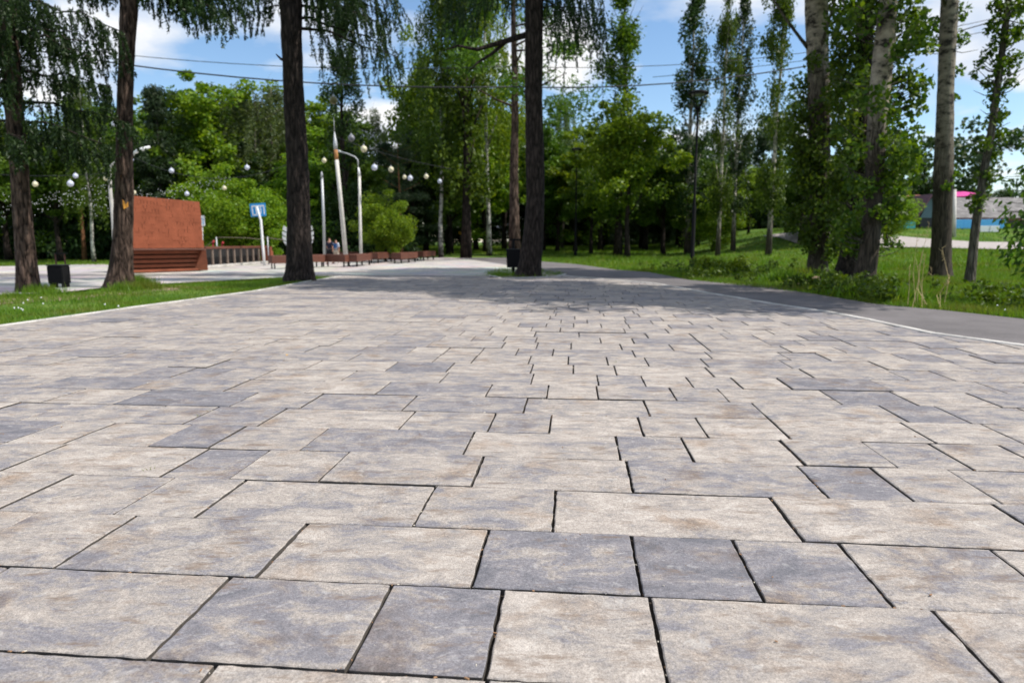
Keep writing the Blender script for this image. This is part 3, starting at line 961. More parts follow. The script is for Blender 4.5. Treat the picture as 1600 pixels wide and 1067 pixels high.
tree('spruce_tree', 'spruce', 608, 46, 220, 'dark spruce behind the rounded bright bush', 'leaf_pine', var=0, w=1.5)
tree('birch_tree', 'weeping', 690, 47, -60, 'tall birch with twin pale stems right of the sky gap', 'leaf_mid', 'bark_birch', var=0, w=.75)
tree('broadleaf_tree', 'broad', 668, 58, 40, 'tall bright tree at the top centre of the wood', 'leaf_bright', var=1, w=.72)
tree('tall_tree', 'column', 727, 46, -260, 'tall tree with a straight dark trunk left of the fourth larch', 'leaf_mid', 'bark_dark', var=1, w=.95)
tree('birch_tree', 'weeping', 766, 50, -120, 'birch with thin pale stem close left of the fourth larch', 'leaf_bright', 'bark_birch', var=1, w=.8)
tree('tall_tree', 'pine', 803, 40, -230, 'bare brown trunk seen just left of the fourth larch', 'leaf_mid', 'bark_larch', var=1, w=1.25)
tree('broadleaf_tree', 'broad', 745, 62, 130, 'leafy tree deep in the wood right of the dark straight trunk', 'leaf_bright', var=2, w=.9)
tree('broadleaf_tree', 'broad', 790, 64, 110, 'leafy tree deep in the wood behind the fourth larch', 'leaf_bright', var=3, w=.9)
tree('broadleaf_tree', 'broad', 700, 66, 215, 'low leafy tree deep in the wood above the lawn', 'leaf_mid', var=0, w=1.2)
tree('broadleaf_tree', 'broad', 850, 60, 160, 'leafy tree just right of the fourth larch', 'leaf_mid', var=1, w=1.0)
tree('willow_tree', 'weeping', 878, 66, 145, 'grey green tree behind the farther black lantern', 'leaf_pale', 'bark_grey', var=0, w=1.0)
tree('broadleaf_tree', 'broad', 898, 58, 215, 'bright tree beside the farther black lantern', 'leaf_bright', var=2, w=1.2)
# centre right
tree('poplar_tree', 'column', 962, 50, -30, 'narrow poplar rising above the broad green tree', 'leaf_mid', 'bark_dark', var=0, w=1.15, group='poplars and broad trees on the right bank')
BANK = 'poplars and broad trees on the right bank'
tree('broadleaf_tree', 'broad', 975, 46, 115, 'broad green tree with dark forked trunk left of the nearer lantern', 'leaf_bright', 'bark_dark', var=3, w=1.02, group=BANK)
tree('broadleaf_tree', 'broad', 1035, 52, 205, 'rounded green tree directly left of the nearer black lantern pole', 'leaf_mid', var=0, w=1.25, group=BANK)
tree('broadleaf_tree', 'broad', 925, 54, 235, 'low leafy tree between the farther lantern and the broad green tree', 'leaf_mid', var=1, w=1.2, group=BANK)
tree('poplar_tree', 'column', 1072, 50, -20, 'dark narrow poplar behind the nearer black lantern', 'leaf_dark', 'bark_poplar_far', var=1, w=.95, group=BANK)
tree('poplar_tree', 'column', 1119, 44, -40, 'narrow poplar with pale trunk right of the nearer black lantern', 'leaf_mid', 'bark_poplar_far', var=0, w=.62, group=BANK)
tree('poplar_tree', 'column', 1143, 47, -10, 'second narrow poplar right of the nearer black lantern', 'leaf_dark', 'bark_poplar_far', var=1, w=.7, group=BANK)
tree('poplar_tree', 'column', 1196, 39, -90, 'slim white stemmed poplar standing alone against the sky', 'leaf_mid', 'bark_poplar_far', var=0, w=.7, group=BANK)
tree('broadleaf_tree', 'broad', 1165, 60, 255, 'low rounded tree between the slim poplars', 'leaf_bright', var=2, w=1.2, group=BANK)
tree('broadleaf_tree', 'broad', 1225, 52, 245, 'low rounded tree left of the thick poplar clump', 'leaf_mid', var=3, w=1.2, group=BANK)
tree('bright_bush', 'bush', 1110, 50, 285, 'green bush at the foot of the slim poplars', 'leaf_bright', var=1, w=1.2, cat='bush', group=BANK)
tree('bright_bush', 'bush', 1260, 48, 270, 'green bush behind the left trunk of the poplar clump', 'leaf_mid', var=2, w=1.2, cat='bush', group=BANK)
tree('broadleaf_tree', 'broad', 1330, 50, 215, 'leafy tree behind the middle of the poplar clump', 'leaf_mid', var=0, w=1.2, group=BANK)
tree('bright_bush', 'bush', 1378, 42, 275, 'pale green bush right of the leaning pale poplar', 'leaf_bright', var=0, w=.9, cat='bush', group=BANK)
# dark filling trees deeper in
deep = [(-30, 54, 'behind the far left edge tree'), (55, 50, 'between the leftmost larch and the bin'), (130, 56, 'behind the white birch'), (190, 52, 'behind the scarred larch'),
        (240, 58, 'behind the left half of the stage'), (310, 55, 'behind the right half of the stage'), (370, 58, 'left of the blue sign'), (430, 60, 'right of the blue sign'), (490, 55, 'behind the slim grey post'),
        (540, 60, 'behind the concrete pole'), (590, 64, 'right of the white lamp post'), (650, 72, 'left of the small yellow board'), (720, 78, 'behind the small yellow board'), (770, 80, 'left of the hung bin'),
        (830, 80, 'behind the pit larch'), (880, 82, 'left of the farther lantern'), (940, 72, 'right of the farther lantern'), (1000, 66, 'behind the broad forked tree'), (1060, 68, 'left of the nearer lantern'),
        (1120, 72, 'right of the nearer lantern'), (1180, 74, 'behind the slim white stemmed poplar')]
for i, (px, D, where) in enumerate(deep):
    kind = ('bush', 'broad', 'spruce')[i % 3]
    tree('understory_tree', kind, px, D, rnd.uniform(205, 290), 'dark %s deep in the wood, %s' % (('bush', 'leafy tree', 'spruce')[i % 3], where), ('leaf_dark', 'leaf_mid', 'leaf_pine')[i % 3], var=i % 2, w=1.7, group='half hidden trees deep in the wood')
fill = [(215, 52, 135, 'far behind the scarred larch'), (262, 54, 150, 'far behind the middle of the stage'), (345, 52, 118, 'far behind the tall bright rounded tree'), (385, 54, 125, 'far behind the blue sign'), (428, 56, 132, 'far behind the third larch, its left side'),
        (480, 54, 128, 'far behind the third larch, its right side'), (515, 58, 150, 'far behind the two walkers'), (1010, 62, 190, 'far behind the broad forked tree'), (1060, 60, 215, 'far left of the nearer lantern'), (940, 60, 190, 'far right of the farther lantern'),
        (-10, 45, 175, 'over the far left edge'), (75, 46, 205, 'above the dark litter bin'), (175, 48, 190, 'left of the scarred larch'), (235, 46, 215, 'above the left end of the stage roof'), (300, 48, 200, 'above the right end of the stage roof'),
        (360, 44, 190, 'over the bright bush by the stage'), (425, 45, 215, 'just left of the third larch trunk'), (505, 46, 200, 'over the two walkers'), (530, 50, 165, 'just behind the concrete pole tip'), (625, 55, 235, 'over the row of globes'),
        (705, 54, 150, 'left of the dark straight trunk'), (755, 56, 200, 'right of the dark straight trunk'), (870, 58, 240, 'between pit larch and farther lantern'), (1090, 58, 260, 'behind the nearer lantern pole'), (1290, 56, 235, 'behind the left half of the poplar clump'), (1355, 58, 250, 'behind the leaning pale poplar'), (1245, 46, 225, 'left of the thick poplar clump'), (1310, 44, 240, 'in the shade of the poplar clump')]
for i, (px, D, top, where) in enumerate(fill):
    tree('broadleaf_tree', 'broad', px, D, top, 'leafy tree of the second row, ' + where, ('leaf_mid', 'leaf_bright', 'leaf_mid', 'leaf_dark')[i % 4], var=i % 4, w=1.35, group='second row of leafy trees')

# the far wood behind them, one mass nobody could count
rng = np.random.default_rng(77)
cen, rad = [], []
for i in range(900):
    x = rng.uniform(-120, 62); d = 84 + abs(rng.normal()) * 9
    top = 13 + 3 * math.sin(x * .21) + 2 * math.sin(x * .57 + 1)
    cen.append((x, d, float(H(x, d)) + rng.uniform(.2, 1) ** .7 * top)); rad.append(rng.uniform(1.0, 2.2))
for i in range(420):
    px = rng.uniform(820, 1300); d = rng.uniform(88, 100)
    x = (px - 800) / FPX * d
    cen.append((x, d, float(H(x, d)) + rng.uniform(.2, 5))); rad.append(rng.uniform(1.2, 2.2))
P = blob(rng, cen, rad, 62)
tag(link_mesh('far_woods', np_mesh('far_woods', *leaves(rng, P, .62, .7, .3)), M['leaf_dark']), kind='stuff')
# dark undergrowth that closes the foot of the wood
cen, rad = [], []
for i in range(700):
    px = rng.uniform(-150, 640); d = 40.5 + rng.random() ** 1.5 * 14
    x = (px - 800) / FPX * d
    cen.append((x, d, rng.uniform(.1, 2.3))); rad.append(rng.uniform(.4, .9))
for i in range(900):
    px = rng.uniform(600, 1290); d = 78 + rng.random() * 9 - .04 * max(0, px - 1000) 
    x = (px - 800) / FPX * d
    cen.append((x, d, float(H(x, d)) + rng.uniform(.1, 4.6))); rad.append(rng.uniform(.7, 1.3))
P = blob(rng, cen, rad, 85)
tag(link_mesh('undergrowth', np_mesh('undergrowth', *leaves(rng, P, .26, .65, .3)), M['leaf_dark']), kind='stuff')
# low trees on the skyline beyond the houses
for i, (px, D, top) in enumerate([(1500, 150, 297), (1530, 160, 296), (1575, 150, 297), (1612, 140, 292), (1450, 150, 300), (1650, 130, 290)]):
    tree('distant_tree', 'bush', px, D, top, 'small dark tree on the skyline, ' + ['above the pink roof', 'right of the pink roof', 'right of the thin leaning poplar', 'at the right edge', 'left of the straight poplar', 'beyond the right edge'][i], 'leaf_dark', var=i % 3, w=1.6, group='distant trees beyond the houses', x=(px - 800) / FPX * D)

# ------------------------------------------------------------------ big near trees
from mathutils import noise as mnoise
def fine_trunk(path, seg=30, step=.09, relief=.06, fis=9.0, flare=.5, seed=0):
    """path: list of (point, radius); a bark-furrowed tapering stem"""
    pts = [Vector(p) for p, r in path]; rs = [r for p, r in path]
    cum = [0]
    for a, b in zip(pts[:-1], pts[1:]): cum.append(cum[-1] + (b - a).length)
    n = int(cum[-1] / step)
    V, rings = [], []
    for i in range(n + 1):
        s = cum[-1] * i / n
        j = max(k for k in range(len(cum)) if cum[k] <= s + 1e-6); j = min(j, len(pts) - 2)
        f = (s - cum[j]) / (cum[j+1] - cum[j])
        # catmull-rom for a smooth line
        p0, p1, p2, p3 = pts[max(j-1, 0)], pts[j], pts[j+1], pts[min(j+2, len(pts)-1)]
        c = .5 * ((2*p1) + (p2 - p0) * f + (2*p0 - 5*p1 + 4*p2 - p3) * f*f + (3*p1 - p0 - 3*p2 + p3) * f**3)
        r = rs[j] * (1 - f) + rs[j+1] * f
        fl = flare * math.exp(-s / .28)
        for k in range(seg):
            an = 2 * PI * k / seg
            cs, sn = math.cos(an), math.sin(an)
            q = mnoise.noise(Vector((cs * fis * .35 + seed, sn * fis * .35, s * 1.3)))
            q2 = abs(mnoise.noise(Vector((cs * fis * .8 + seed, sn * fis * .8 + 7, s * 2.6))))
            lob = fl * (.55 + .45 * math.sin(an * 4 + seed))
            rr = r * (1 + relief * (q * 1.1 + .7 - 2.2 * (.5 - q2) ** 2 * 1.5) + lob)
            V.append((c.x + cs * rr, c.y + sn * rr, c.z))
    F = [(i*seg + k, i*seg + (k+1) % seg, (i+1)*seg + (k+1) % seg, (i+1)*seg + k) for i in range(n) for k in range(seg)]
    return V, F

def big_tree(name, base, pathpx, label, bark, D, group, topz, seed, relief=.07, flare=.5, seg=30):
    """pathpx: (px, py, width px) from the foot upwards, all at distance D; goes on to topz above the frame"""
    root = empty(name, base)
    tag(root, label, 'tree', group)
    B = Vector(base)
    path = []
    for px, py, w in pathpx:
        p = at(px, py, D)
        path.append((p - B, w / FPX * D * .5 * .98))
    path[0] = (Vector((path[0][0].x, 0, -.12)), path[0][1])
    lp, lr = path[-1]
    dirv = (path[-1][0] - path[-2][0]).normalized()
    kx = dirv.x / max(dirv.z, .3)
    z = lp.z
    while z < topz - 1e-3:
        z2 = min(z + 2.2, topz)
        lp = Vector((lp.x + kx * .5 * (z2 - z), lp.y, z2)); lr = max(lr * .78, .03)
        path.append((lp, lr)); z = z2
    V, F = fine_trunk(path, seg=seg, relief=relief, flare=flare, seed=seed)
    me = np_mesh('trunk', V, F, True)
    tr = link_mesh('trunk', me, M[bark], root)
    def axis(zz):
        for (a, ra), (b, rb) in zip(path[:-1], path[1:]):
            if a.z <= zz <= b.z:
                f = (zz - a.z) / (b.z - a.z)
                return a.lerp(b, f)
        return path[-1][0]
    return root, axis

def larch_crown(root, axis, rng, branches, mat='leaf_larch', name='crown'):
    """branches: (z, azimuth, length, twigs per metre, hang, needle quads per metre, rise)"""
    mb = MB(); PP, AA = [], []
    for (z, az, ln, tw, hang, per, rise) in branches:
        o = axis(z)
        d = Vector((math.cos(az), math.sin(az), 0))
        side = Vector((-d.y, d.x, 0))
        pts = []
        for i in range(7):
            t = i / 6
            pts.append(o + d * (ln * t) + Vector((0, 0, rise * ln * t - .35 * ln * t * t * .6 + rng.normal() * .05)) + side * (rng.normal() * .06 * ln * t))
        mb.tube(pts, [max(.008, .028 * ln / 2.5 * (1 - i / 6.5)) * 1.5 for i in range(7)], 5)
        for q in range(int(ln * tw)):
            t = rng.uniform(.12, 1) * 6; i = min(int(t), 5); f = t - i
            p = pts[i].lerp(pts[i+1], f) + side * rng.normal() * .17 * ln * .5
            L = hang * rng.uniform(.35, 1.25)
            sw = Vector((rng.normal() * .16, rng.normal() * .16, -1)).normalized()
            m_ = max(3, int(L * per * 2.5))
            tt = rng.random(m_)
            base = np.array([p])[0]
            bend = np.stack([d.x * .18 * tt**.5, d.y * .18 * tt**.5, 0 * tt], 1) * L
            P = np.asarray(p) + np.outer(tt * L, np.asarray(sw)) + bend + rng.normal(size=(m_, 3)) * .017
            a = np.asarray(sw) * .9 + rng.normal(size=(m_, 3)) * .55
            PP.append(P); AA.append(a)
    P = np.concatenate(PP); a = unit(np.concatenate(AA))
    b = unit(np.cross(a, rng.normal(size=a.shape)))
    n = len(P)
    V, F = quads(P, a, b, rng.uniform(.06, .12, n), rng.uniform(.020, .036, n), .5)
    cr = link_mesh(name, np_mesh(name, V, F), M[mat], root)
    mb.build('branches', M['bark_dark'], root, True)
    return cr

LARCH = 'tall larches along the plaza edge'
def rb(rng, n, z0, z1, l0, l1, tw, hang, per):
    return [(rng.uniform(z0, z1), rng.uniform(0, 6.28), rng.uniform(l0, l1), tw, hang, per, rng.uniform(-.1, .12)) for _ in range(n)]

# larch furthest left, with low leafy boughs
rng = np.random.default_rng(1)
b = ground(45, 455)
r1, ax = big_tree('larch_tree', b, [(45, 455, 34), (41, 410, 27), (35, 330, 25), (29, 250, 24), (22, 160, 24), (14, 60, 23), (9, -20, 22)], 'larch furthest left, a rubbish bin standing beside it', 'bark_larch', b.y, LARCH, 15, 1)
br = rb(rng, 26, 6.6, 14.5, 1.2, 2.6, 11, .7, 26) + rb(rng, 15, 4.4, 6.8, 1.0, 2.0, 14, .7, 40)
br += [(3.9, .15, 2.2, 24, .65, 44, .0), (3.5, -.3, 2.0, 24, .65, 44, -.02), (3.3, .5, 1.6, 24, .55, 44, -.05), (4.5, .05, 2.0, 24, .7, 44, .05), (5.2, -.2, 1.9, 24, .7, 44, .0), (5.9, .2, 2.0, 24, .8, 44, .0), (3.6, 3.3, 1.4, 24, .6, 44, 0), (3.2, -.9, 1.5, 22, .55, 44, 0), (4.2, -1.2, 1.4, 22, .55, 44, 0)]
larch_crown(r1, ax, rng, br)

# second larch, orange scar
rng = np.random.default_rng(2)
b = ground(186, 448)
r2, ax = big_tree('larch_tree', b, [(186, 448, 46), (189, 420, 33), (192, 370, 28), (194, 300, 26), (194, 230, 23), (196, 140, 21), (199, 60, 22), (202, -20, 24)], 'larch with a fresh orange scar on its trunk, left of the red stage', 'bark_larch', b.y, LARCH, 16, 2)
br = rb(rng, 30, 7.6, 15.5, 1.2, 2.7, 11, .75, 26)
br += [(6.9, .1, 2.4, 22, .95, 42, -.02), (6.6, -.2, 2.3, 22, .9, 42, -.05), (7.2, .35, 2.2, 20, 1.0, 42, 0), (7.0, -.55, 2.1, 20, 1.0, 42, 0), (6.8, 3.0, 1.2, 20, .6, 42, 0), (6.9, 3.5, 1.2, 20, .65, 42, 0), (7.4, .0, 2.5, 22, 1.1, 42, .0), (7.3, 2.7, 1.3, 18, .7, 42, .0), (7.6, -.3, 2.4, 22, .9, 42, .0), (7.8, .5, 2.4, 22, .9, 42, .0)]
larch_crown(r2, ax, rng, [(z, az, ln, tw, hang * .8, per, ri) for z, az, ln, tw, hang, per, ri in br])
# the scar: a peeled strip set into the bark
sc = []
c = at(200.5, 302, b.y) - b
scar = MB()
oc = [(-.075, -.34), (-.02, -.37), (.05, -.30), (.075, -.1), (.07, .15), (.045, .36), (-.03, .38), (-.07, .2), (-.085, -.1)]
scar.poly([(c.x + x, -.205 + abs(x) * .4 + (.10 if x > .04 else 0), c.z + z) for x, z in oc], (0, .06, 0))
scar.build('bark_scar', M['wound'], r2)['label'] = 'fresh orange scar where the bark is gone'

# third larch
rng = np.random.default_rng(3)
b = ground(467, 438)
r3, ax = big_tree('larch_tree', b, [(467, 438, 50), (468, 412, 40), (467, 360, 35), (466, 290, 33), (463, 220, 31), (459, 150, 29), (456, 70, 29), (454, -20, 32)], 'larch with thick dark trunk in front of the white wing sculpture', 'bark_dark', b.y, LARCH, 17, 3)
br = rb(rng, 52, 8.3, 17.5, 1.3, 3.2, 12, .8, 26)
br += [(7.6, .1, 2.6, 22, 1.0, 42, -.03), (7.2, -.25, 2.5, 22, 1.0, 42, -.06), (7.9, .4, 2.5, 22, 1.2, 42, 0), (7.5, -.5, 2.4, 20, 1.2, 42, -.03), (6.9, .2, 2.8, 14, 1.4, 36, -.1), (7.2, 3.0, 1.3, 20, .8, 42, 0), (7.6, 3.4, 1.3, 20, .8, 42, 0), (8.0, .0, 2.8, 22, 1.1, 42, 0), (7.8, 2.7, 1.2, 18, .9, 42, 0), (8.2, -.3, 2.6, 22, 1.0, 42, 0), (6.6, -.1, 2.9, 12, 1.6, 32, -.1)]
larch_crown(r3, ax, rng, [(z, az, ln, tw * .8, hang * .72, per, ri) for z, az, ln, tw, hang, per, ri in br])
st = MB().tube([ax(5.7), ax(5.7) + Vector((-.30, 0, .12)), ax(5.7) + Vector((-.42, -.03, .24))], [.05, .035, .012], 6)
st.build('broken_branch', M['bark_dark'], r3, True)

# fourth larch, in the tree pit
rng = np.random.default_rng(4)
b = ground(823, 431)
r4, ax = big_tree('larch_tree', b, [(823, 431, 44), (828, 412, 35), (833, 370, 31), (836, 320, 28), (836, 250, 28), (834, 160, 26), (834, 70, 26), (835, -20, 28)], 'leaning dark larch growing in the kerbed pit in the paving', 'bark_dark', b.y, LARCH, 15.5, 4)
br = rb(rng, 44, 9.2, 14.8, 1.3, 2.8, 12, .8, 26)
br += [(8.3, .05, 2.0, 16, 1.6, 30, -.02), (7.9, -.3, 1.9, 12, 1.5, 26, -.04), (8.7, .3, 1.9, 14, 1.6, 30, 0), (8.1, -.1, 2.1, 12, 2.1, 24, -.1), (8.8, -.7, 2.2, 16, 1.2, 34, 0), (8.6, 2.9, 2.6, 14, .9, 34, -.08), (8.9, 3.4, 2.6, 14, 1.0, 34, -.05), (9.1, 2.6, 2.4, 14, .9, 34, 0)]
larch_crown(r4, ax, rng, br)
limb = MB()
q = [at(832, 52, b.y), at(800, 62, b.y), at(772, 70, b.y - .3), at(745, 78, b.y - .5), at(715, 72, b.y - .8), at(692, 80, b.y - 1)]
limb.tube([p - b for p in q], [.10, .085, .07, .055, .035, .012], 7)
q = [at(790, 66, b.y), at(768, 85, b.y - .2), at(748, 97, b.y - .4), at(732, 112, b.y - .5)]
limb.tube([p - b for p in q], [.06, .05, .035, .012], 6)
limb.build('bare_limb', M['bark_dark'], r4, True)

# poplars on the right with leafy shoots down their stems
POP = 'thick poplars on the right lawn'
def poplar(pathpx, base_px, label, seed, shoots, bark='bark_poplar', topz=20, crown_r=2.6, dz=0.0, leaf=.125, per=46, seg=26, relief=.045, mat='leaf_poplar', twigs=True, flare=.35, crown_z=(8.3, 20.5), extra=()):
    rng = np.random.default_rng(100 + seed)
    b = ground(*base_px)
    b.z = float(H(b.x, b.y)) - .03
    root, ax = big_tree('poplar_tree', b, pathpx, label, bark, b.y, POP, topz, seed, relief, flare, seg)
    cen = [np.asarray(at(px, py, b.y + dy) - b) for px, py, r, dy in shoots]
    rad = [r / FPX * b.y for px, py, r, dy in shoots]
    for z, spread, lo in extra:
        a_ = ax(z); an = rng.uniform(0, 6.28); k_ = rng.uniform(lo, 1) * spread
        cen.append(np.array([a_.x + math.cos(an) * k_, math.sin(an) * k_, z])); rad.append(rng.uniform(.2, .42))
    PP = []
    mb = MB()
    for c_, r_ in zip(cen, rad):
        n = max(24, int(per * 2.6 * (r_ / .35) ** 2))
        d = unit(rng.normal(size=(n, 3))) * (rng.random(n) ** .5)[:, None] * r_
        PP.append(c_ + d)
        zz = max(.3, c_[2] - r_ * 1.2)
        a = ax(zz)
        for q in range(3):
            e = Vector(c_) + Vector(rng.normal(size=3)) * r_ * .6
            mb.tube([a, a.lerp(e, .5) + Vector((0, 0, -.08)), e], [.016, .011, .005], 4)
    P = np.concatenate(PP)
    V1, F1 = leaves(rng, P, leaf, .78, .7)
    link_mesh('shoots', np_mesh('shoots', V1, F1), M[mat], root)['kind'] = 'stuff'
    if twigs: mb.build('twigs', M['bark_grey'], root)['kind'] = 'stuff'
    if crown_r:
        z0, z1 = crown_z
        cen = ell_centers(rng, 150, (ax(z0).x, 0, (z0 + z1) / 2), (crown_r * 1.15, crown_r * 1.15, (z1 - z0) / 2), .2)
        P = blob(rng, cen, rng.uniform(.5, 1.1, 150), 150)
        link_mesh('crown', np_mesh('crown', *leaves(rng, P, .2, .75, .3)), M[mat], root)
        mb = MB()
        for i in range(18):
            z = rng.uniform(z0 - 1.5, z1 - 2); an = rng.uniform(0, 6.28); L = rng.uniform(1.2, 2.6)
            a = ax(z)
            mb.tube([a, a + Vector((math.cos(an) * L * .5, math.sin(an) * L * .5, L * .6)), a + Vector((math.cos(an) * L, math.sin(an) * L, L * 1.3))], [.07, .045, .012], 5)
        mb.build('limbs', M['bark_grey'], root, True)
    return root
poplar([(1276, 426, 34), (1279, 390, 28), (1281, 330, 28), (1281, 250, 29), (1280, 170, 31), (1278, 90, 31), (1275, 0, 32), (1273, -40, 32)], (1276, 426),
       'thick poplar at the left of the clump, pale bark bare above the shoots', 1,
       [(1255, 185, 24, 0), (1240, 215, 22, -.5), (1268, 235, 26, -.4), (1292, 150, 20, .3), (1300, 205, 24, -.2), (1258, 280, 24, -.4), (1290, 265, 24, -.5), (1305, 300, 24, -.4), (1275, 320, 22, -.5), (1296, 345, 20, -.5), (1300, 120, 18, .4), (1245, 250, 20, -.3), (1310, 370, 16, -.5), (1296, 400, 12, -.6)], crown_r=2.9, bark='bark_poplar_high', extra=[(.9 + 6.0 * i / 64, 1.05, .3) for i in range(64)])
poplar([(1322, 432, 42), (1330, 395, 32), (1336, 330, 27), (1341, 250, 25), (1346, 170, 24), (1350, 90, 24), (1352, 0, 23), (1353, -40, 22)], (1322, 432),
       'dark poplar in the middle of the clump, half hidden by leaves', 2,
       [(1318, 60, 26, -.3), (1310, 95, 22, 0), (1330, 130, 22, -.4), (1325, 190, 24, -.4), (1322, 245, 22, -.5), (1335, 290, 20, -.5), (1315, 150, 20, -.4), (1308, 30, 22, 0), (1340, 220, 18, -.5), (1328, 340, 18, -.5), (1320, 385, 15, -.6)], bark='bark_dark', crown_r=2.8, extra=[(.8 + 7.5 * i / 60, .9, .3) for i in range(60)])
poplar([(1346, 450, 40), (1352, 425, 31), (1358, 390, 28), (1363, 330, 26), (1367, 260, 26), (1371, 190, 27), (1377, 120, 29), (1383, 60, 29), (1388, 0, 24), (1391, -40, 23)], (1346, 450),
       'leaning poplar with pale sunlit bark, nearest of the clump', 3,
       [(1395, 22, 28, -.1), (1425, 40, 26, .2), (1445, 70, 18, .2), (1402, 75, 18, .5), (1412, 120, 20, .4), (1405, 165, 22, .3), (1430, 165, 20, .3), (1418, 205, 24, .2), (1398, 235, 24, -.2), (1425, 245, 18, .2), (1388, 280, 20, -.3), (1402, 310, 22, -.2), (1340, 235, 20, -.4), (1352, 290, 18, -.5), (1340, 330, 18, -.5), (1375, 330, 16, -.4), (1436, 140, 16, .3), (1380, 215, 14, -.5), (1310, 360, 16, -.6)], crown_r=2.6, per=42, extra=[(.9 + 1.9 * i / 14, .55, .5) for i in range(14)] + [(2.4 + 4.6 * i / 26, .95, .6) for i in range(26)])
poplar([(1470, 432, 34), (1470, 405, 28), (1472, 340, 27), (1474, 270, 27), (1476, 200, 24), (1478, 130, 22), (1481, 60, 23), (1484, 0, 23), (1486, -40, 22)], (1470, 432),
       'straight poplar with a pale streaked trunk in front of the grey roofed house', 4,
       [(1500, 20, 16, 0), (1502, 60, 14, 0), (1462, 70, 12, .3), (1498, 110, 10, 0), (1492, 150, 9, .2), (1494, 275, 12, -.2), (1482, 290, 9, -.4), (1460, 40, 12, .3)], crown_r=2.4, bark='bark_poplar_low')
poplar([(1514, 443, 16), (1518, 415, 14), (1523, 365, 12.5), (1531, 310, 12), (1540, 255, 11), (1550, 200, 10.5), (1558, 140, 10), (1566, 80, 9.5), (1576, 0, 9), (1580, -40, 8)], (1514, 443),
       'thin leaning poplar with leafy shoots up its stem, nearest the right edge', 5,
       [(1526, 318, 17, -.1), (1536, 300, 13, .1), (1545, 275, 14, -.1), (1533, 275, 12, .1), (1552, 245, 13, 0), (1540, 225, 12, -.2), (1562, 215, 14, 0), (1552, 190, 14, 0), (1566, 180, 12, 0), (1556, 155, 16, 0), (1572, 130, 16, 0), (1548, 130, 14, .1), (1560, 105, 14, -.1), (1582, 95, 18, 0), (1545, 85, 13, 0), (1568, 60, 18, 0), (1590, 50, 16, 0), (1552, 45, 14, 0), (1575, 20, 20, 0), (1596, 10, 16, 0), (1556, 10, 14, 0), (1530, 100, 9, 0), (1522, 118, 8, 0)],
       crown_r=0, topz=10, leaf=.11, per=70, bark='bark_grey', seg=14, relief=.03)

# ------------------------------------------------------------------ grass
def blades(name, rng, pts, h, wd, mat, tilt=.45, keep=None):
    n = len(pts)
    z = H(pts[:, 0], pts[:, 1]) - .05
    P = np.stack([pts[:, 0], pts[:, 1], z], 1)
    a = rng.normal(size=(n, 3)) * tilt; a[:, 2] = 1; a = unit(a)
    an = rng.uniform(0, 6.28, n)
    b = np.stack([np.cos(an), np.sin(an), np.zeros(n)], 1)
    L = h * rng.uniform(.55, 1.3, n)
    V, F = quads(P + a * (L * .5)[:, None], a, b, L, wd * rng.uniform(.7, 1.3, n), .25)
    return V, F
def join_quads(lst):
    V = np.concatenate([v for v, f in lst]); o = 0; FF = []
    for v, f in lst:
        FF.append(f + o); o += len(v)
    return V, np.concatenate(FF)
def inside(P, poly):
    c = np.zeros(len(P), bool)
    for i in range(len(poly)):
        a, b = poly[i], poly[i - 1]
        with np.errstate(divide='ignore', invalid='ignore'):
            t = ((a[1] > P[:, 1]) != (b[1] > P[:, 1])) & (P[:, 0] < (b[0] - a[0]) * (P[:, 1] - a[1]) / (b[1] - a[1]) + a[0])
        c ^= t
    return c
def scatter(rng, n, poly, bx):
    P = np.stack([rng.uniform(bx[0], bx[1], n), rng.uniform(bx[2], bx[3], n)], 1)
    return P[inside(P, poly)]
def fbm(P, s, seed=0.0):
    return np.array([mnoise.noise(Vector((x * s + seed, y * s, 0))) for x, y in P])

rng = np.random.default_rng(31)
strip = [np.array(p[:2]) for p in [ground(*q) for q in [(-500, 478), (-100, 464), (100, 456), (170, 448), (230, 444), (300, 440.5), (370, 437), (430, 433.5), (490, 430.5), (533, 431)]]] + [p for p in LEFT[::-1]]
pts = scatter(rng, 150000, strip, (-16, -3.5, 5, 22))
mask = fbm(pts, .55, 3.3)
dirt = (mask > .18)
# bare earth along the back of the strip
keep = ~dirt | (rng.random(len(pts)) < .25)
lg = blades('g', rng, pts[keep], .085, .011, None)
tufts = []
for px, py, r, n, h in [(213, 447, .38, 1500, .32), (196, 452, .3, 700, .22), (232, 449, .3, 700, .2), (62, 456, .3, 900, .22), (80, 458, .3, 500, .16), (20, 462, .3, 500, .14)]:
    g_ = ground(px, py)
    q = rng.normal(size=(n, 2)) * r * .5 + np.array(g_[:2])
    tufts.append(blades('t', rng, q, h, .012, None, .35))
tag(link_mesh('grass', np_mesh('grass', *join_quads([lg] + tufts)), M['grass']), kind='stuff')
sheet('bare_soil', [np.array(ground(*p)[:2]) for p in [(-200, 470), (20, 462), (90, 458.5), (140, 459), (165, 452), (235, 446), (290, 443), (298, 447), (240, 454), (170, 458), (110, 466), (20, 470), (-150, 486)]], -.040, M['soil'])

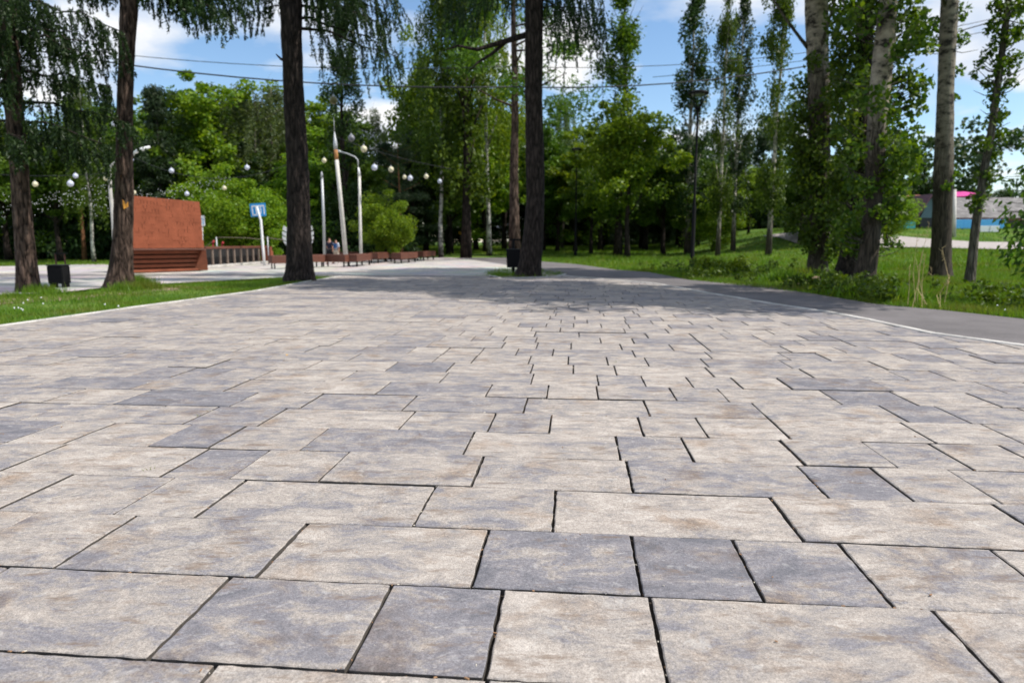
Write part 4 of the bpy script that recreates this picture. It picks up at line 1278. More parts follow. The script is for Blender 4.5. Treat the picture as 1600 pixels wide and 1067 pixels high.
# right lawn and the lawn beyond the plaza
lawn = [np.array(ground(*p)[:2]) for p in asp_out]
LX = []
rng = np.random.default_rng(32)
out_line = np.array([[p[0], p[1]] for p in lawn])
def right_of_path(P):
    # beyond the outer edge of the asphalt path
    xs = out_line[::-1, 0]; ys = out_line[::-1, 1]
    o = np.argsort(out_line[:, 0])
    yb = np.interp(P[:, 0], out_line[o, 0], out_line[o, 1])
    return P[:, 1] > yb + .05
def on_street(P):
    x, y = P[:, 0], P[:, 1]
    ya = 46 - 13.5 * sstep(8, 30, x) - .06 * np.maximum(0, x - 30)
    yb = 58 - 14 * sstep(8, 34, x) - .06 * np.maximum(0, x - 30)
    return (x > 19) & (y > ya - 1.2) & (y < yb + .1)
def lawn_pts(n, d0, d1, pw=1.0):
    d = d0 * (d1 / d0) ** (rng.random(n) ** pw)
    x = rng.uniform(-.2, .82, n) * d + rng.uniform(-.5, .5, n)
    P = np.stack([x, d], 1)
    return P[right_of_path(P) & ~on_street(P)]
near = lawn_pts(190000, 9, 26)
n1 = blades('n', rng, near, .13, .013, None)
mid = lawn_pts(70000, 24, 60)
n2 = blades('m', rng, mid, .20, .03, None)
far = np.stack([rng.uniform(-16, 16, 24000), rng.uniform(53.5, 82, 24000)], 1)
far = far[right_of_path(far) | (far[:, 1] > 54)]
n3 = blades('f', rng, far, .22, .05, None)
fl = np.stack([rng.uniform(-45, -14, 24000), rng.uniform(31.5, 40, 24000)], 1)
fl = fl[fl[:, 0] < -.50 * fl[:, 1]]
n4 = blades('fl', rng, fl, .12, .03, None)
pa = np.array(PIT); pit = scatter(rng, 2600, PIT, (pa[:, 0].min(), pa[:, 0].max(), pa[:, 1].min(), pa[:, 1].max()))
g_ = ground(783, 431); pit = np.concatenate([pit, rng.normal(size=(700, 2)) * [.22, .25] + np.array(g_[:2]) + [0, .35]])
n5 = blades('p', rng, pit, .17, .014, None, .5)
weeds = []
for px, py, r, n, h in [(1120, 425, .55, 700, .5), (1100, 428, .4, 400, .4), (1150, 425, .4, 400, .35), (1240, 436, .6, 700, .4), (1290, 452, .5, 600, .3), (1340, 462, .5, 700, .3), (1405, 470, .4, 400, .3), (1220, 440, .4, 500, .35), (1010, 412, .5, 400, .3), (940, 405, .6, 400, .35), (1270, 445, .4, 500, .3), (1310, 455, .5, 500, .28)]:
    g_ = ground(px, py)
    q = rng.normal(size=(n, 2)) * r * .5 + np.array(g_[:2])
    q = q[right_of_path(q)]
    if len(q): weeds.append(blades('w', rng, q, h, .04, None, .6))
tag(link_mesh('lawn_grass', np_mesh('lawn_grass', *join_quads([n1, n2, n3, n4, n5] + weeds)), M['grass']), kind='stuff')
# broad-leaved weeds along the path edge and between the trunks
wr = np.random.default_rng(61)
cen, rad = [], []
for i in range(420):
    px = wr.uniform(880, 1640) if i % 3 else wr.uniform(1040, 1420)
    edge = np.interp(px, [p[0] for p in asp_out[::-1]], [p[1] for p in asp_out[::-1]])
    g_ = ground(px, edge - 1.5 - abs(wr.normal()) * 14)
    if g_.y > 30: continue
    if mnoise.noise(Vector((g_.x * .5, g_.y * .35, 4))) < -.12: continue
    h_ = wr.uniform(.03, .26)
    cen.append((g_.x, g_.y, float(H(g_.x, g_.y)) + h_)); rad.append(wr.uniform(.12, .3))
P = blob(wr, cen, rad, 34)
P[:, 2] = np.maximum(P[:, 2], -.03)
P = P[right_of_path(P)]
tag(link_mesh('lawn_weeds', np_mesh('lawn_weeds', *leaves(wr, P, .10, .5, .0)), M['leaf_mid']), kind='stuff')
verge = lawn_pts(60000, 9, 40)
keep = fbm(verge, .35, 9.0) > -.02
tag(link_mesh('dry_grass', np_mesh('dry_grass', *blades('d', rng, verge[keep], .12, .014, None)), M['grass_dry']), kind='stuff')
sheet('tree_pit_soil', PIT, -.020, M['soil'])
# white clover heads
V, F = [], []
fp = [ground(px + rnd.gauss(0, 14), py + rnd.gauss(0, 4)) for px, py in [(30, 485), (8, 480), (45, 478), (20, 488), (52, 473), (164, 480), (1545, 475), (1565, 482), (1570, 477), (1530, 470), (1560, 490)] for _ in range(2)]
mbf = MB()
for p in fp:
    if p.x > 0 and not right_of_path(np.array([[p.x, p.y]]))[0]: continue
    mbf.lathe([(.003, .0), (.011, .008), (.012, .017), (.004, .026)], (p.x, p.y, .05), 6)
tag(link_mesh('clover_flowers', mbf.mesh('clover_flowers'), M['white']), kind='stuff')

# tall straw stalks on the lawn
mb = MB()
b = ground(1452, 481)
for i, (px, py, px2, py2) in enumerate([(1418, 478, 1421, 418), (1431, 476, 1433, 372), (1433, 474, 1452, 350), (1441, 480, 1445, 400), (1452, 478, 1456, 420), (1470, 480, 1482, 440), (1474, 479, 1472, 388), (1447, 478, 1432, 410), (1469, 482, 1484, 432), (1425, 480, 1440, 396)]):
    f = ground(px, py); t = at(px2, py2, f.y)
    f.z = -.05
    mb.tube([f - b, (f.lerp(t, .5) + Vector((rnd.gauss(0, .03), rnd.gauss(0, .1), 0))) - b, t - b], [.006, .0045, .002], 5)
    for k in range(5):
        p = f.lerp(t, .8 + .05 * k) - b
        mb.tube([p, p + Vector((rnd.gauss(0, .03), rnd.gauss(0, .03), .05))], [.005, .001], 4)
s_ = empty('dry_stalks', b)
tag(s_, 'clump of tall dry straw stalks on the lawn in front of the straight poplar', 'plant')
mb.build('stalks', M['straw'], s_)

# leafy weed beside the path, sapling at the right edge
rng = np.random.default_rng(55)
b = ground(1120, 428); 
w_ = empty('leafy_weed', b); tag(w_, 'leafy weed beside the asphalt path right of the lantern foot', 'plant')
cen = [(rng.uniform(-.8, .9), rng.uniform(-.3, .3), rng.uniform(.1, .55)) for _ in range(22)]
link_mesh('leaves', np_mesh('leaves', *leaves(rng, blob(rng, cen, [.22] * 22, 40), .11, .5, .1)), M['leaf_bright'], w_)
mb = MB()
for c in cen: mb.tube([(c[0] * .6, c[1], -.05), c], [.008, .004], 4)
mb.build('stems', M['grass'], w_)

b = Vector((10.1, 12.2, -.05))
root, ax = big_tree('maple_tree', b, [(800 + 10.1 / 12.2 * FPX, 468, 26), (1688, 380, 20), (1692, 250, 19), (1700, 100, 18), (1706, 0, 17)], 'leafy maple at the right edge, its low drooping boughs reaching into view', 'bark_grey', b.y, 'broadleaf trees along the path', 15, 9, .04, .3, 16)
mb = MB(); LP, LA, LB, LL, LW = [], [], [], [], []
for i in range(64):
    z = rng.uniform(.5, 2.9); an = PI + rng.normal() * .45
    L = rng.uniform(.75, 1.42) if z < 2.1 else rng.uniform(.7, 1.25)
    o = ax(max(.4, z - .25)); d = Vector((math.cos(an), math.sin(an) * .8, .22))
    e = o + d * L + Vector((0, 0, -.14 * L + .1))
    mb.tube([o, o.lerp(e, .5) + Vector((0, 0, .09)), e], [.009, .006, .003], 4)
    for k in range(20):
        t = rng.uniform(.25, 1.05)
        p = o.lerp(e, t) + Vector(rng.normal(size=3) * .05)
        a = Vector((d.x * .5 + rng.normal() * .4, rng.normal() * .5, -.75 + rng.normal() * .25)).normalized()
        s_ = a.cross(Vector(rng.normal(size=3))).normalized()
        LP.append(p + a * .06); LA.append(a); LB.append(s_); LL.append(rng.uniform(.11, .18)); LW.append(rng.uniform(.05, .08))
V, F = quads(np.array(LP), np.array(LA), np.array(LB), np.array(LL), np.array(LW), .35)
link_mesh('low_foliage', np_mesh('low_foliage', V, F), M['leaf_poplar'], root)['kind'] = 'stuff'
mb.build('boughs', M['bark_grey'], root, True)
cen = ell_centers(rng, 130, (ax(10).x + .6, 0, 10.2), (3.1, 3.1, 5.0), .2)
P = blob(rng, cen, rng.uniform(.5, 1.1, 130), 150)
link_mesh('crown', np_mesh('crown', *leaves(rng, P, .2, .75, .3)), M['leaf_poplar'], root)
mb = MB()
for i in range(16):
    z = rng.uniform(5, 12); an = rng.uniform(0, 6.28); L = rng.uniform(1.2, 2.6); a = ax(z)
    mb.tube([a, a + Vector((math.cos(an) * L * .5, math.sin(an) * L * .5, L * .5)), a + Vector((math.cos(an) * L, math.sin(an) * L, L))], [.06, .04, .012], 5)
mb.build('limbs', M['bark_grey'], root, True)

# earth heap by the path
b = ground(1272, 446)
mb = MB()
nu, nv = 18, 9
for j in range(nv):
    for i in range(nu):
        an = 2 * PI * i / nu; r = 1 - j / (nv - 1)
        x, y = math.cos(an) * r * .55, math.sin(an) * r * .3
        z = .26 * (1 - r * r) + .07 * mnoise.noise(Vector((x * 6, y * 6, 3)))
        mb.v.append((x, y, z - .06))
for j in range(nv - 1):
    for i in range(nu):
        mb.f.append((j*nu + i, j*nu + (i+1) % nu, (j+1)*nu + (i+1) % nu, (j+1)*nu + i))
tag(mb.build('earth_heap', M['soil'], None, True, b), 'small heap of bare brown earth beside the asphalt path', 'earth heap')

# ------------------------------------------------------------------ red shingled stage with its stepped plank front
b0, b1 = ground(204, 427), ground(326, 423)
ex = (b1 - b0).normalized(); Wd = (b1 - b0).length
ang = math.atan2(ex.y, ex.x)
stage = empty('shingled_stage', b0, ang)
tag(stage, 'red brown shingled lean roof over stepped plank front, right of the scarred larch', 'stage')
Dst = b0.y
sc_ = Dst / FPX
zt = at(260, 391, Dst).z                    # top of the planks
def sx(px): return (px - 204) * sc_ * 1.02
nst = 5
for i in range(nst):
    zb = zt * (i / nst); hh = zt / nst
    xr = sx(304 + 3.0 * (i + 1))
    yo = -.03 * i                             # each course overhangs the one below
    MB().box((xr / 2 + .0, .55 + yo / 2 - .09, zb + hh * .5), (xr, 1.1 - yo, hh - .045)).build('plank_course', M['redwood'], stage, bevel=.008)
# dark core seen in the gaps, and the end wall
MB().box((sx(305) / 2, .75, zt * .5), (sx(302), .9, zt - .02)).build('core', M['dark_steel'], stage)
ST = Matrix.Translation(b0) @ Matrix.Rotation(ang, 4, 'Z')
STI = ST.inverted()
def sloc(px, py, yloc):
    """local point on the stage's vertical plane y = yloc seen at a photo pixel"""
    o_, d_ = STI @ Vector((0, 0, CAM_H)), STI.to_3x3() @ ray(px, py)
    t = (yloc - o_.y) / d_.y
    return o_ + d_ * t
zt = sloc(300, 391, -.3).z
ew = MB()
q = [sloc(303, 425.5, -.05), sloc(325.5, 423.5, -.05), sloc(322, 391, -.40), sloc(316, 391, -.40)]
q[0].z = q[1].z = .02
ew.poly(q, (0, 1.0, 0))
ew.build('end_wall', M['redwood'], stage, bevel=.01)
a_ = sloc(321, 389, -.45).x
MB().box((a_ / 2 - .05, .25, zt + .03), (a_ + .1, 1.5, .05)).build('ledge', M['brownwood'], stage, bevel=.008)
# sloping shingle roof: courses of tabs, each tab its own thickness
hb = zt + .075
roof = empty('roof', (0, 0, 0)); roof.parent = stage
bl, br_, tl, tr_ = sloc(207, 389, -.05), sloc(319, 389.5, -.05), sloc(202, 305.5, .65), sloc(311.5, 315.5, .65)
bl.z = br_.z = hb
nc = 13
MB().poly([bl + Vector((0, .05, 0)), br_ + Vector((0, .05, 0)), tr_ + Vector((0, .05, 0)), tl + Vector((0, .05, 0))], (0, .05, 0)).build('deck', M['dark_steel'], roof)
for i in range(nc):
    t0, t1 = i / nc, (i + 1.16) / nc
    mb = MB()
    a0, a1 = bl.lerp(tl, t0), br_.lerp(tr_, t0)
    c0, c1 = bl.lerp(tl, min(t1, 1)), br_.lerp(tr_, min(t1, 1))
    nt = 22
    s = rnd.random() / nt
    for k in range(nt + 1):
        u0, u1 = max(0, (k - 1) / nt + s), min(1, k / nt + s - (.005 if rnd.random() < .3 else 0))
        if u1 - u0 < .01: continue
        n_ = Vector((0, -1, 0)); e0, e1 = .009 + (rnd.random() < .22) * rnd.uniform(.004, .010), .006
        dz = Vector((0, 0, rnd.choice([0, 0, 0, -.010])))
        p = [a0.lerp(a1, u0) + dz, a0.lerp(a1, u1) + dz, c0.lerp(c1, u1), c0.lerp(c1, u0)]
        o = len(mb.v)
        mb.v += [tuple(p[0]), tuple(p[1]), tuple(p[2]), tuple(p[3]), tuple(p[0] + n_ * e0), tuple(p[1] + n_ * e0), tuple(p[2] + n_ * e1), tuple(p[3] + n_ * e1)]
        mb.f += [(o+4, o+5, o+6, o+7), (o, o+1, o+5, o+4), (o, o+4, o+7, o+3), (o+1, o+2, o+6, o+5)]
    mb.build('shingle_course', M['shingle'], roof)

# ------------------------------------------------------------------ railing beside the stage
r0, r1_ = ground(322, 419), ground(417, 411)
ex = (r1_ - r0).normalized(); Ln = (r1_ - r0).length
rail = empty('slatted_railing', r0, math.atan2(ex.y, ex.x))
tag(rail, 'low railing of upright posts under a brown top rail, right of the stage', 'railing')
zr = at(322, 388, r0.y).z; zr1 = at(417, 385, r1_.y).z
zr = (zr + zr1) / 2
MB().box((Ln / 2, 0, zr), (Ln + .1, .16, .10)).build('top_rail', M['brownwood'], rail, bevel=.01)
MB().box((Ln / 2, .02, .05), (Ln, .22, .10)).build('plinth', M['kerb'], rail, bevel=.01)
MB().box((Ln / 2, .42, zr * .48), (Ln, .04, zr * .92)).build('back_panel', M['dark_steel'], rail)
for i in range(9):
    x = Ln * (i + .9) / 9.3
    MB().box((0, 0, 0), (.10, .07, zr - .15)).build('post', M['postwood'], rail, bevel=.008, loc=(x, 0, .10 + (zr - .15) / 2))
eb = MB().box((Ln + .16, .05, zr * .5), (.20, .5, zr)).box((Ln + .34, .05, zr * .36), (.16, .5, zr * .72))
eb.build('end_block', M['redwood'], rail, bevel=.01)

# ------------------------------------------------------------------ benches
def make_bench(L):
    root = empty('plank_bench')
    for k in range(4):
        MB().box((0, 0, 0), (L, .115, .035)).build('seat_slat', M['brownwood'], root, bevel=.006, loc=(0, -.19 + .127 * k, .50))
    for s in (-1, 1):
        for k in range(3):
            MB().box((0, 0, 0), (L, .03, .085)).build('side_plank', M['brownwood'], root, bevel=.005, loc=(0, s * .235, .255 + .092 * k))
        for k in range(3):
            MB().box((0, 0, 0), (.03, .43, .085)).build('end_plank', M['brownwood'], root, bevel=.005, loc=(s * (L / 2 - .02), 0, .255 + .092 * k))
    for s in (-1, 1):
        for q in (-1, 1):
            MB().box((0, 0, 0), (.06, .06, .28)).build('leg', M['black_metal'], root, bevel=.006, loc=(s * (L / 2 - .18), q * .17, .135))
    return root
def copy_tree(o, parent=None):
    c = o.copy(); COL.objects.link(c); c.parent = parent
    for ch in o.children: copy_tree(ch, c)
    return c
proto_bench = make_bench(1.9)
spots = [((424, 420), (466, 419), 'plank bench at the left end of the row, partly behind the third larch'),
         ((462, 418.5), (503, 417), 'plank bench right behind the third larch trunk'),
         ((505, 416.5), (545, 417), 'plank bench in front of the two walkers'),
         ((545, 417.5), (577, 413), 'plank bench at the foot of the concrete pole'),
         ((578, 412.0), (613, 408.5), 'plank bench right of the thin white lamp post'),
         ((617, 412), (648, 409), 'plank bench with its end turned to the plaza, second from the right'),
         ((650, 408), (679, 405), 'plank bench at the right end of the row'),
         ((520, 409), (560, 408.5), 'plank bench in the back row behind the concrete pole')]
for i, (p, q, lab) in enumerate(spots):
    a, c = ground(*p), ground(*q)
    o = proto_bench if i == 0 else copy_tree(proto_bench)
    o.location = (a + c) / 2
    d = c - a
    o.rotation_euler = (0, 0, math.atan2(d.y, d.x))
    L = d.length
    o.scale = (min(1.5, max(.6, L / 1.95)), 1, 1)
    tag(o, lab, 'bench', 'plank benches along the plaza')

# ------------------------------------------------------------------ litter bins
b = ground(94, 449)
bin1 = empty('litter_bin', b); tag(bin1, 'dark box litter bin on legs between the two left larches', 'litter bin')
k_ = b.y / FPX
w1, zb, zt1 = 24 * k_, at(94, 443, b.y).z, at(94, 415, b.y).z
MB().box((0, 0, (zb + zt1) / 2), (w1, w1 * .85, zt1 - zb)).build('body', M['black_metal'], bin1, bevel=.02)
MB().box((0, 0, zt1 + .012), (w1 * 1.06, w1 * .9, .022)).build('rim', M['dark_steel'], bin1, bevel=.006)
for s in (-1, 1):
    MB().box((s * w1 * .38, 0, (zb - .03) / 2), (.035, w1 * .7, zb + .03)).build('leg', M['black_metal'], bin1, bevel=.004)
    MB().box((s * w1 * .3, .1, zt1 + .14), (.028, .028, .26)).build('hood_post', M['brownwood'], bin1, bevel=.004)
MB().box((0, .1, zt1 + .275), (w1 * .75, .2, .02)).build('hood', M['black_metal'], bin1, bevel=.005)
b = ground(802, 427)
bin2 = empty('litter_bin', b); tag(bin2, 'black litter bin hung on a post beside the larch in the paving pit', 'litter bin')
k_ = b.y / FPX
zt2, zb2 = at(802, 390, b.y).z, at(802, 418, b.y).z
MB().box((0, -.06, (zt2 + zb2) / 2), (20 * k_, .34, zt2 - zb2), None, 1.08).build('body', M['black_metal'], bin2, bevel=.015)
MB().box((0, -.06, zt2 + .012), (21.5 * k_, .37, .024)).build('rim', M['dark_steel'], bin2, bevel=.006)
MB().tube([(0, .13, -.05), (0, .13, at(800, 374, b.y).z)], .05, 8).build('post', M['black_metal'], bin2)
MB().box((.05, .13, at(800, 374.5, b.y).z), (18 * k_, .06, .055)).build('crossbar', M['black_metal'], bin2, bevel=.005)

# ------------------------------------------------------------------ park lanterns
def lantern(px, py, top, label):
    b = ground(px, py); D = b.y
    o = empty('park_lantern', b); tag(o, label, 'street lamp', 'black park lanterns')
    Ht = at(px, top, D).z
    MB().lathe([(.11, -.03), (.11, .35), (.075, .42), (.07, Ht * .36), (.05, Ht * .37), (.042, Ht - .72)], seg=12).build('pole', M['black_metal'], o, True)
    MB().lathe([(.14, -.02), (.14, .03), (.10, .05)], seg=12).build('foot', M['black_metal'], o)
    for k in range(4):
        an = PI / 4 + k * PI / 2
        c, s = math.cos(an), math.sin(an)
        MB().tube([(c * .045, s * .045, Ht - .74), (c * .16, s * .16, Ht - .45), (c * .30, s * .30, Ht - .14)], .02, 6).build('arm', M['black_metal'], o)
    MB().lathe([(.05, Ht - .72), (.075, Ht - .66), (.06, Ht - .60), (.02, Ht - .58)], seg=10).build('collar', M['black_metal'], o)
    MB().lathe([(.37, Ht - .15), (.385, Ht - .12), (.36, Ht - .09), (.22, Ht - .03), (.05, Ht), (.01, Ht + .01)], seg=14).build('cap', M['black_metal'], o)
    MB().lathe([(.24, Ht - .185), (.26, Ht - .155), (.26, Ht - .15)], seg=14).build('lens', M['globe_grey'], o)
lantern(1081, 422, 141, 'nearer tall black lantern on the lawn beside the asphalt path')
lantern(899, 402, 231, 'farther black lantern on the lawn beyond the pit larch')

# ------------------------------------------------------------------ pale poles
b = ground(541, 403); b.y = 33.0; b.x = at(541, 397, 33).x; b.z = -.02
D = b.y
cp = empty('concrete_pole', b); tag(cp, 'tall tapered concrete pole with pointed tip, rust stain near its top', 'pole')
def rel(px, py, D, b): return at(px, py, D) - b
p0, p1, p2, p3, p4 = rel(541, 397, D, b), rel(531, 300, D, b), rel(526, 250, D, b), rel(524.5, 234, D, b), rel(522.5, 206, D, b)
p0.z = -.05
MB().tube([p0, p1, p2], [.112, .096, .088], 12).build('shaft', M['concrete'], cp, True)
MB().tube([p2, p3], [.09, .088], 12).build('rusty_collar', M['rust'], cp, True)
MB().tube([p3, p3 + (p4 - p3) * .3, p4], [.092, .10, .025], 12).build('tip', M['grey_metal'], cp, True)
MB().tube([p4, rel(521.5, 183, D, b)], [.022, .01], 6).build('spike', M['grey_metal'], cp, True)

b = Vector((at(563, 397, 34).x, 34, -.02)); D = 34
lp = empty('street_lamp', b); tag(lp, 'thin white lamp post with an arm curving left to the concrete pole', 'street lamp')
q0, q1, q2 = rel(564, 397, D, b), rel(561.5, 275, D, b), rel(560, 262, D, b); q0.z = -.05
MB().tube([q0, rel(563, 360, D, b), q1], [.082, .074, .064], 12).build('post', M['concrete'], lp, True)
MB().tube([q1, q2], [.075, .04], 10).build('neck', M['white'], lp, True)
MB().tube([q2, rel(559, 250, D, b), rel(554, 245, D, b), rel(542, 240, D, b), rel(530, 237, D, b)], .03, 8).build('arm', M['grey_metal'], lp, True)
MB().tube([rel(533, 237.5, D, b), rel(527, 236, D, b)], [.045, .07], 8).build('lamp_head', M['grey_metal'], lp, True)

b = Vector((at(507, 398, 36).x, 36, -.02)); D = 36
gp = empty('grey_post', b); tag(gp, 'slim blue grey post left of the two walkers', 'pole')
MB().tube([Vector((0, 0, -.05)), rel(505.5, 340, D, b), rel(503, 278, D, b)], [.08, .074, .064], 10).build('post', M['grey_metal'], gp, True)
MB().tube([rel(503, 278, D, b), rel(502.5, 268, D, b)], [.085, .02], 10).build('cap', M['grey_metal'], gp, True)

b = Vector((at(180, 405, 30).x, 30, -.02)); D = 30
sl = empty('street_lamp', b); tag(sl, 'white lamp post with curved top behind the scarred larch', 'street lamp')
MB().tube([Vector((0, 0, -.05)), rel(177, 345, D, b), rel(172.5, 300, D, b), rel(171, 272, D, b)], [.085, .08, .072, .065], 10).build('post', M['concrete'], sl, True)
MB().tube([rel(171, 272, D, b), rel(171.5, 264, D, b), rel(174, 258, D, b), rel(180, 254, D, b), rel(192, 248, D, b), rel(210, 241, D, b)], .045, 8).build('arm', M['concrete'], sl, True)
hp = MB().tube([rel(208, 240, D, b), rel(218, 234.5, D, b), rel(234, 230, D, b)], [.05, .10, .05], 8)
hp.build('lamp_head', M['white'], sl, True)

# ------------------------------------------------------------------ signs
b = Vector((at(411, 388, 31).x, 31, -.02)); D = 31
sg = empty('information_sign', b); tag(sg, 'blue sign board on a bent white pole above the railing', 'sign')
MB().tube([Vector((.02, 0, -.05)), rel(411, 388, D, b), rel(407.5, 344, D, b), rel(406, 340, D, b), rel(401.5, 323, D, b)], [.06, .06, .055, .055, .04], 8).build('pole', M['white'], sg, True)
def quad_on(px, y=0): return [rel(x, yy, D, b) + Vector((0, y, 0)) for x, yy in px]
MB().poly(quad_on([(388.5, 318.5), (413, 317), (414.5, 337.5), (391, 339)], .09), (0, .03, 0)).build('board', M['sign_blue'], sg)
for pts_ in ([(391.5, 321.5), (411.5, 320.3), (411.6, 322.1), (391.6, 323.3)], [(391.6, 323), (393.4, 323), (395.2, 336), (393.4, 336)], [(410, 322), (411.8, 322), (412.9, 335), (411.1, 335)],
             [(397.6, 323), (399.2, 323), (400.8, 334.5), (399.2, 334.5)], [(405, 322.5), (406.4, 322.5), (407.4, 334.5), (406, 334.5)], [(393.2, 335.2), (401, 334.8), (401.1, 336.5), (393.3, 337)]):
    MB().poly(quad_on(pts_, .082), (0, .006, 0)).build('white_mark', M['white'], sg)
b = Vector((at(316, 392, 33).x, 33, -.02)); D = 33
s2 = empty('small_sign', b); tag(s2, 'small white sign with blue symbol, sticking out behind the stage roof', 'sign')
def quad2(px, y=0): return [rel(x, yy, D, b) + Vector((0, y, 0)) for x, yy in px]
MB().tube([Vector((0, 0, -.05)), rel(316, 352, D, b)], .03, 8).build('pole', M['grey_metal'], s2, True)
MB().poly(quad2([(311.5, 337), (318.8, 337), (320, 338.3), (320.6, 352.2), (319.4, 353.6), (311.5, 353.6)], -.03), (0, .02, 0)).build('board', M['white'], s2)
for pts_ in ([(312, 341), (315.6, 341), (315.8, 343), (314.9, 343), (315.3, 350.4), (312, 350.4)], [(317.4, 340.6), (318.3, 340.6), (318.8, 350.4), (317.9, 350.4)]):
    MB().poly(quad2(pts_, -.036), (0, .005, 0)).build('blue_mark', M['sign_blue'], s2)

# ------------------------------------------------------------------ wing sculpture behind the third larch
b = Vector((at(466, 400, 29).x, 29, -.01)); D = 29
wg = empty('wing_sculpture', b); tag(wg, 'pair of white feathered wings standing behind the third larch trunk', 'sculpture')
MB().box((0, .05, .30), (.16, .1, .62)).build('stand', M['white'], wg, bevel=.01)
inner_top, inner_bot = rel(459, 362, D, b), rel(457, 391, D, b)
edge_px = [(443, 352.5), (441, 361), (441, 368.5), (442, 376), (445.5, 382), (451, 389)]
for side in (1, -1):
    for k in range(5):
        o0, o1 = rel(*edge_px[k], D, b), rel(*edge_px[k + 1], D, b)
        i0, i1 = inner_top.lerp(inner_bot, k / 5), inner_top.lerp(inner_bot, (k + .80) / 5)
        if side < 0:
            cx = rel(465.5, 370, D, b).x
            o0, o1, i0, i1 = [Vector((2 * cx - p.x, p.y, p.z)) for p in (o0, o1, i0, i1)]
        tip = o0.lerp(o1, .30)
        lo = o0.lerp(o1, .74)
        mid_up = tip.lerp(i0, .5) + Vector((0, 0, .03 - .02 * k)); mid_lo = lo.lerp(i1, .5) + Vector((0, 0, -.06))
        pts_ = [i0, mid_up, o0.lerp(o1, .05), tip, lo, mid_lo, i1]
        MB().poly(pts_ if side > 0 else pts_[::-1], (0, .03, 0)).build('feather', M['white'], wg)

# ------------------------------------------------------------------ rope line of the playground behind the railing
b = Vector((at(340, 390, 32).x, 32, -.02)); D = 32
rp = empty('rope_fence', b); tag(rp, 'slack pale rope strung on thin posts behind the slatted railing', 'rope fence')
rq = [rel(x, y, D, b) for x, y in [(318, 388), (332, 377), (338, 371.5), (352, 371), (370, 371.5), (388, 372), (404, 374), (418, 371), (430, 373.5), (445, 375), (460, 373)]]
MB().tube(rq, .014, 6).build('rope', M['postwood'], rp, True)
for x, y in [(338, 371.5), (418, 371), (460, 373)]:
    t = rel(x, y, D, b)
    MB().tube([(t.x, t.y, -.05), t + Vector((0, 0, .03))], .03, 6).build('post', M['grey_metal'], rp, True)
for px, y0, y1, nm, lab in [(347.5, 378, 389, 'spring_rider', 'dark red play figure behind the railing, the one farther from the stage'), (333, 376, 384, 'spring_rider', 'small red play figure behind the railing, nearest the stage')]:
    b = Vector((at(px, y1, 31.5).x, 31.5, -.02))
    o = empty(nm, b); tag(o, lab, 'play figure')
    t = at(px, y0, 31.5).z; w_ = 3.6 / FPX * 31.5
    MB().box((0, 0, t * .72), (w_, w_ * .8, t * .42), None, .6).build('body', M['redcloth'], o, bevel=.03)
    MB().lathe([(.07, -.03), (.06, t * .25), (.075, t * .3), (.06, t * .52)], seg=8).build('spring', M['dark_steel'], o)
    MB().tube([(0, 0, t * .9), (.05, 0, t * 1.02)], [.06, .045], 7).build('head', M['redcloth'], o, True)

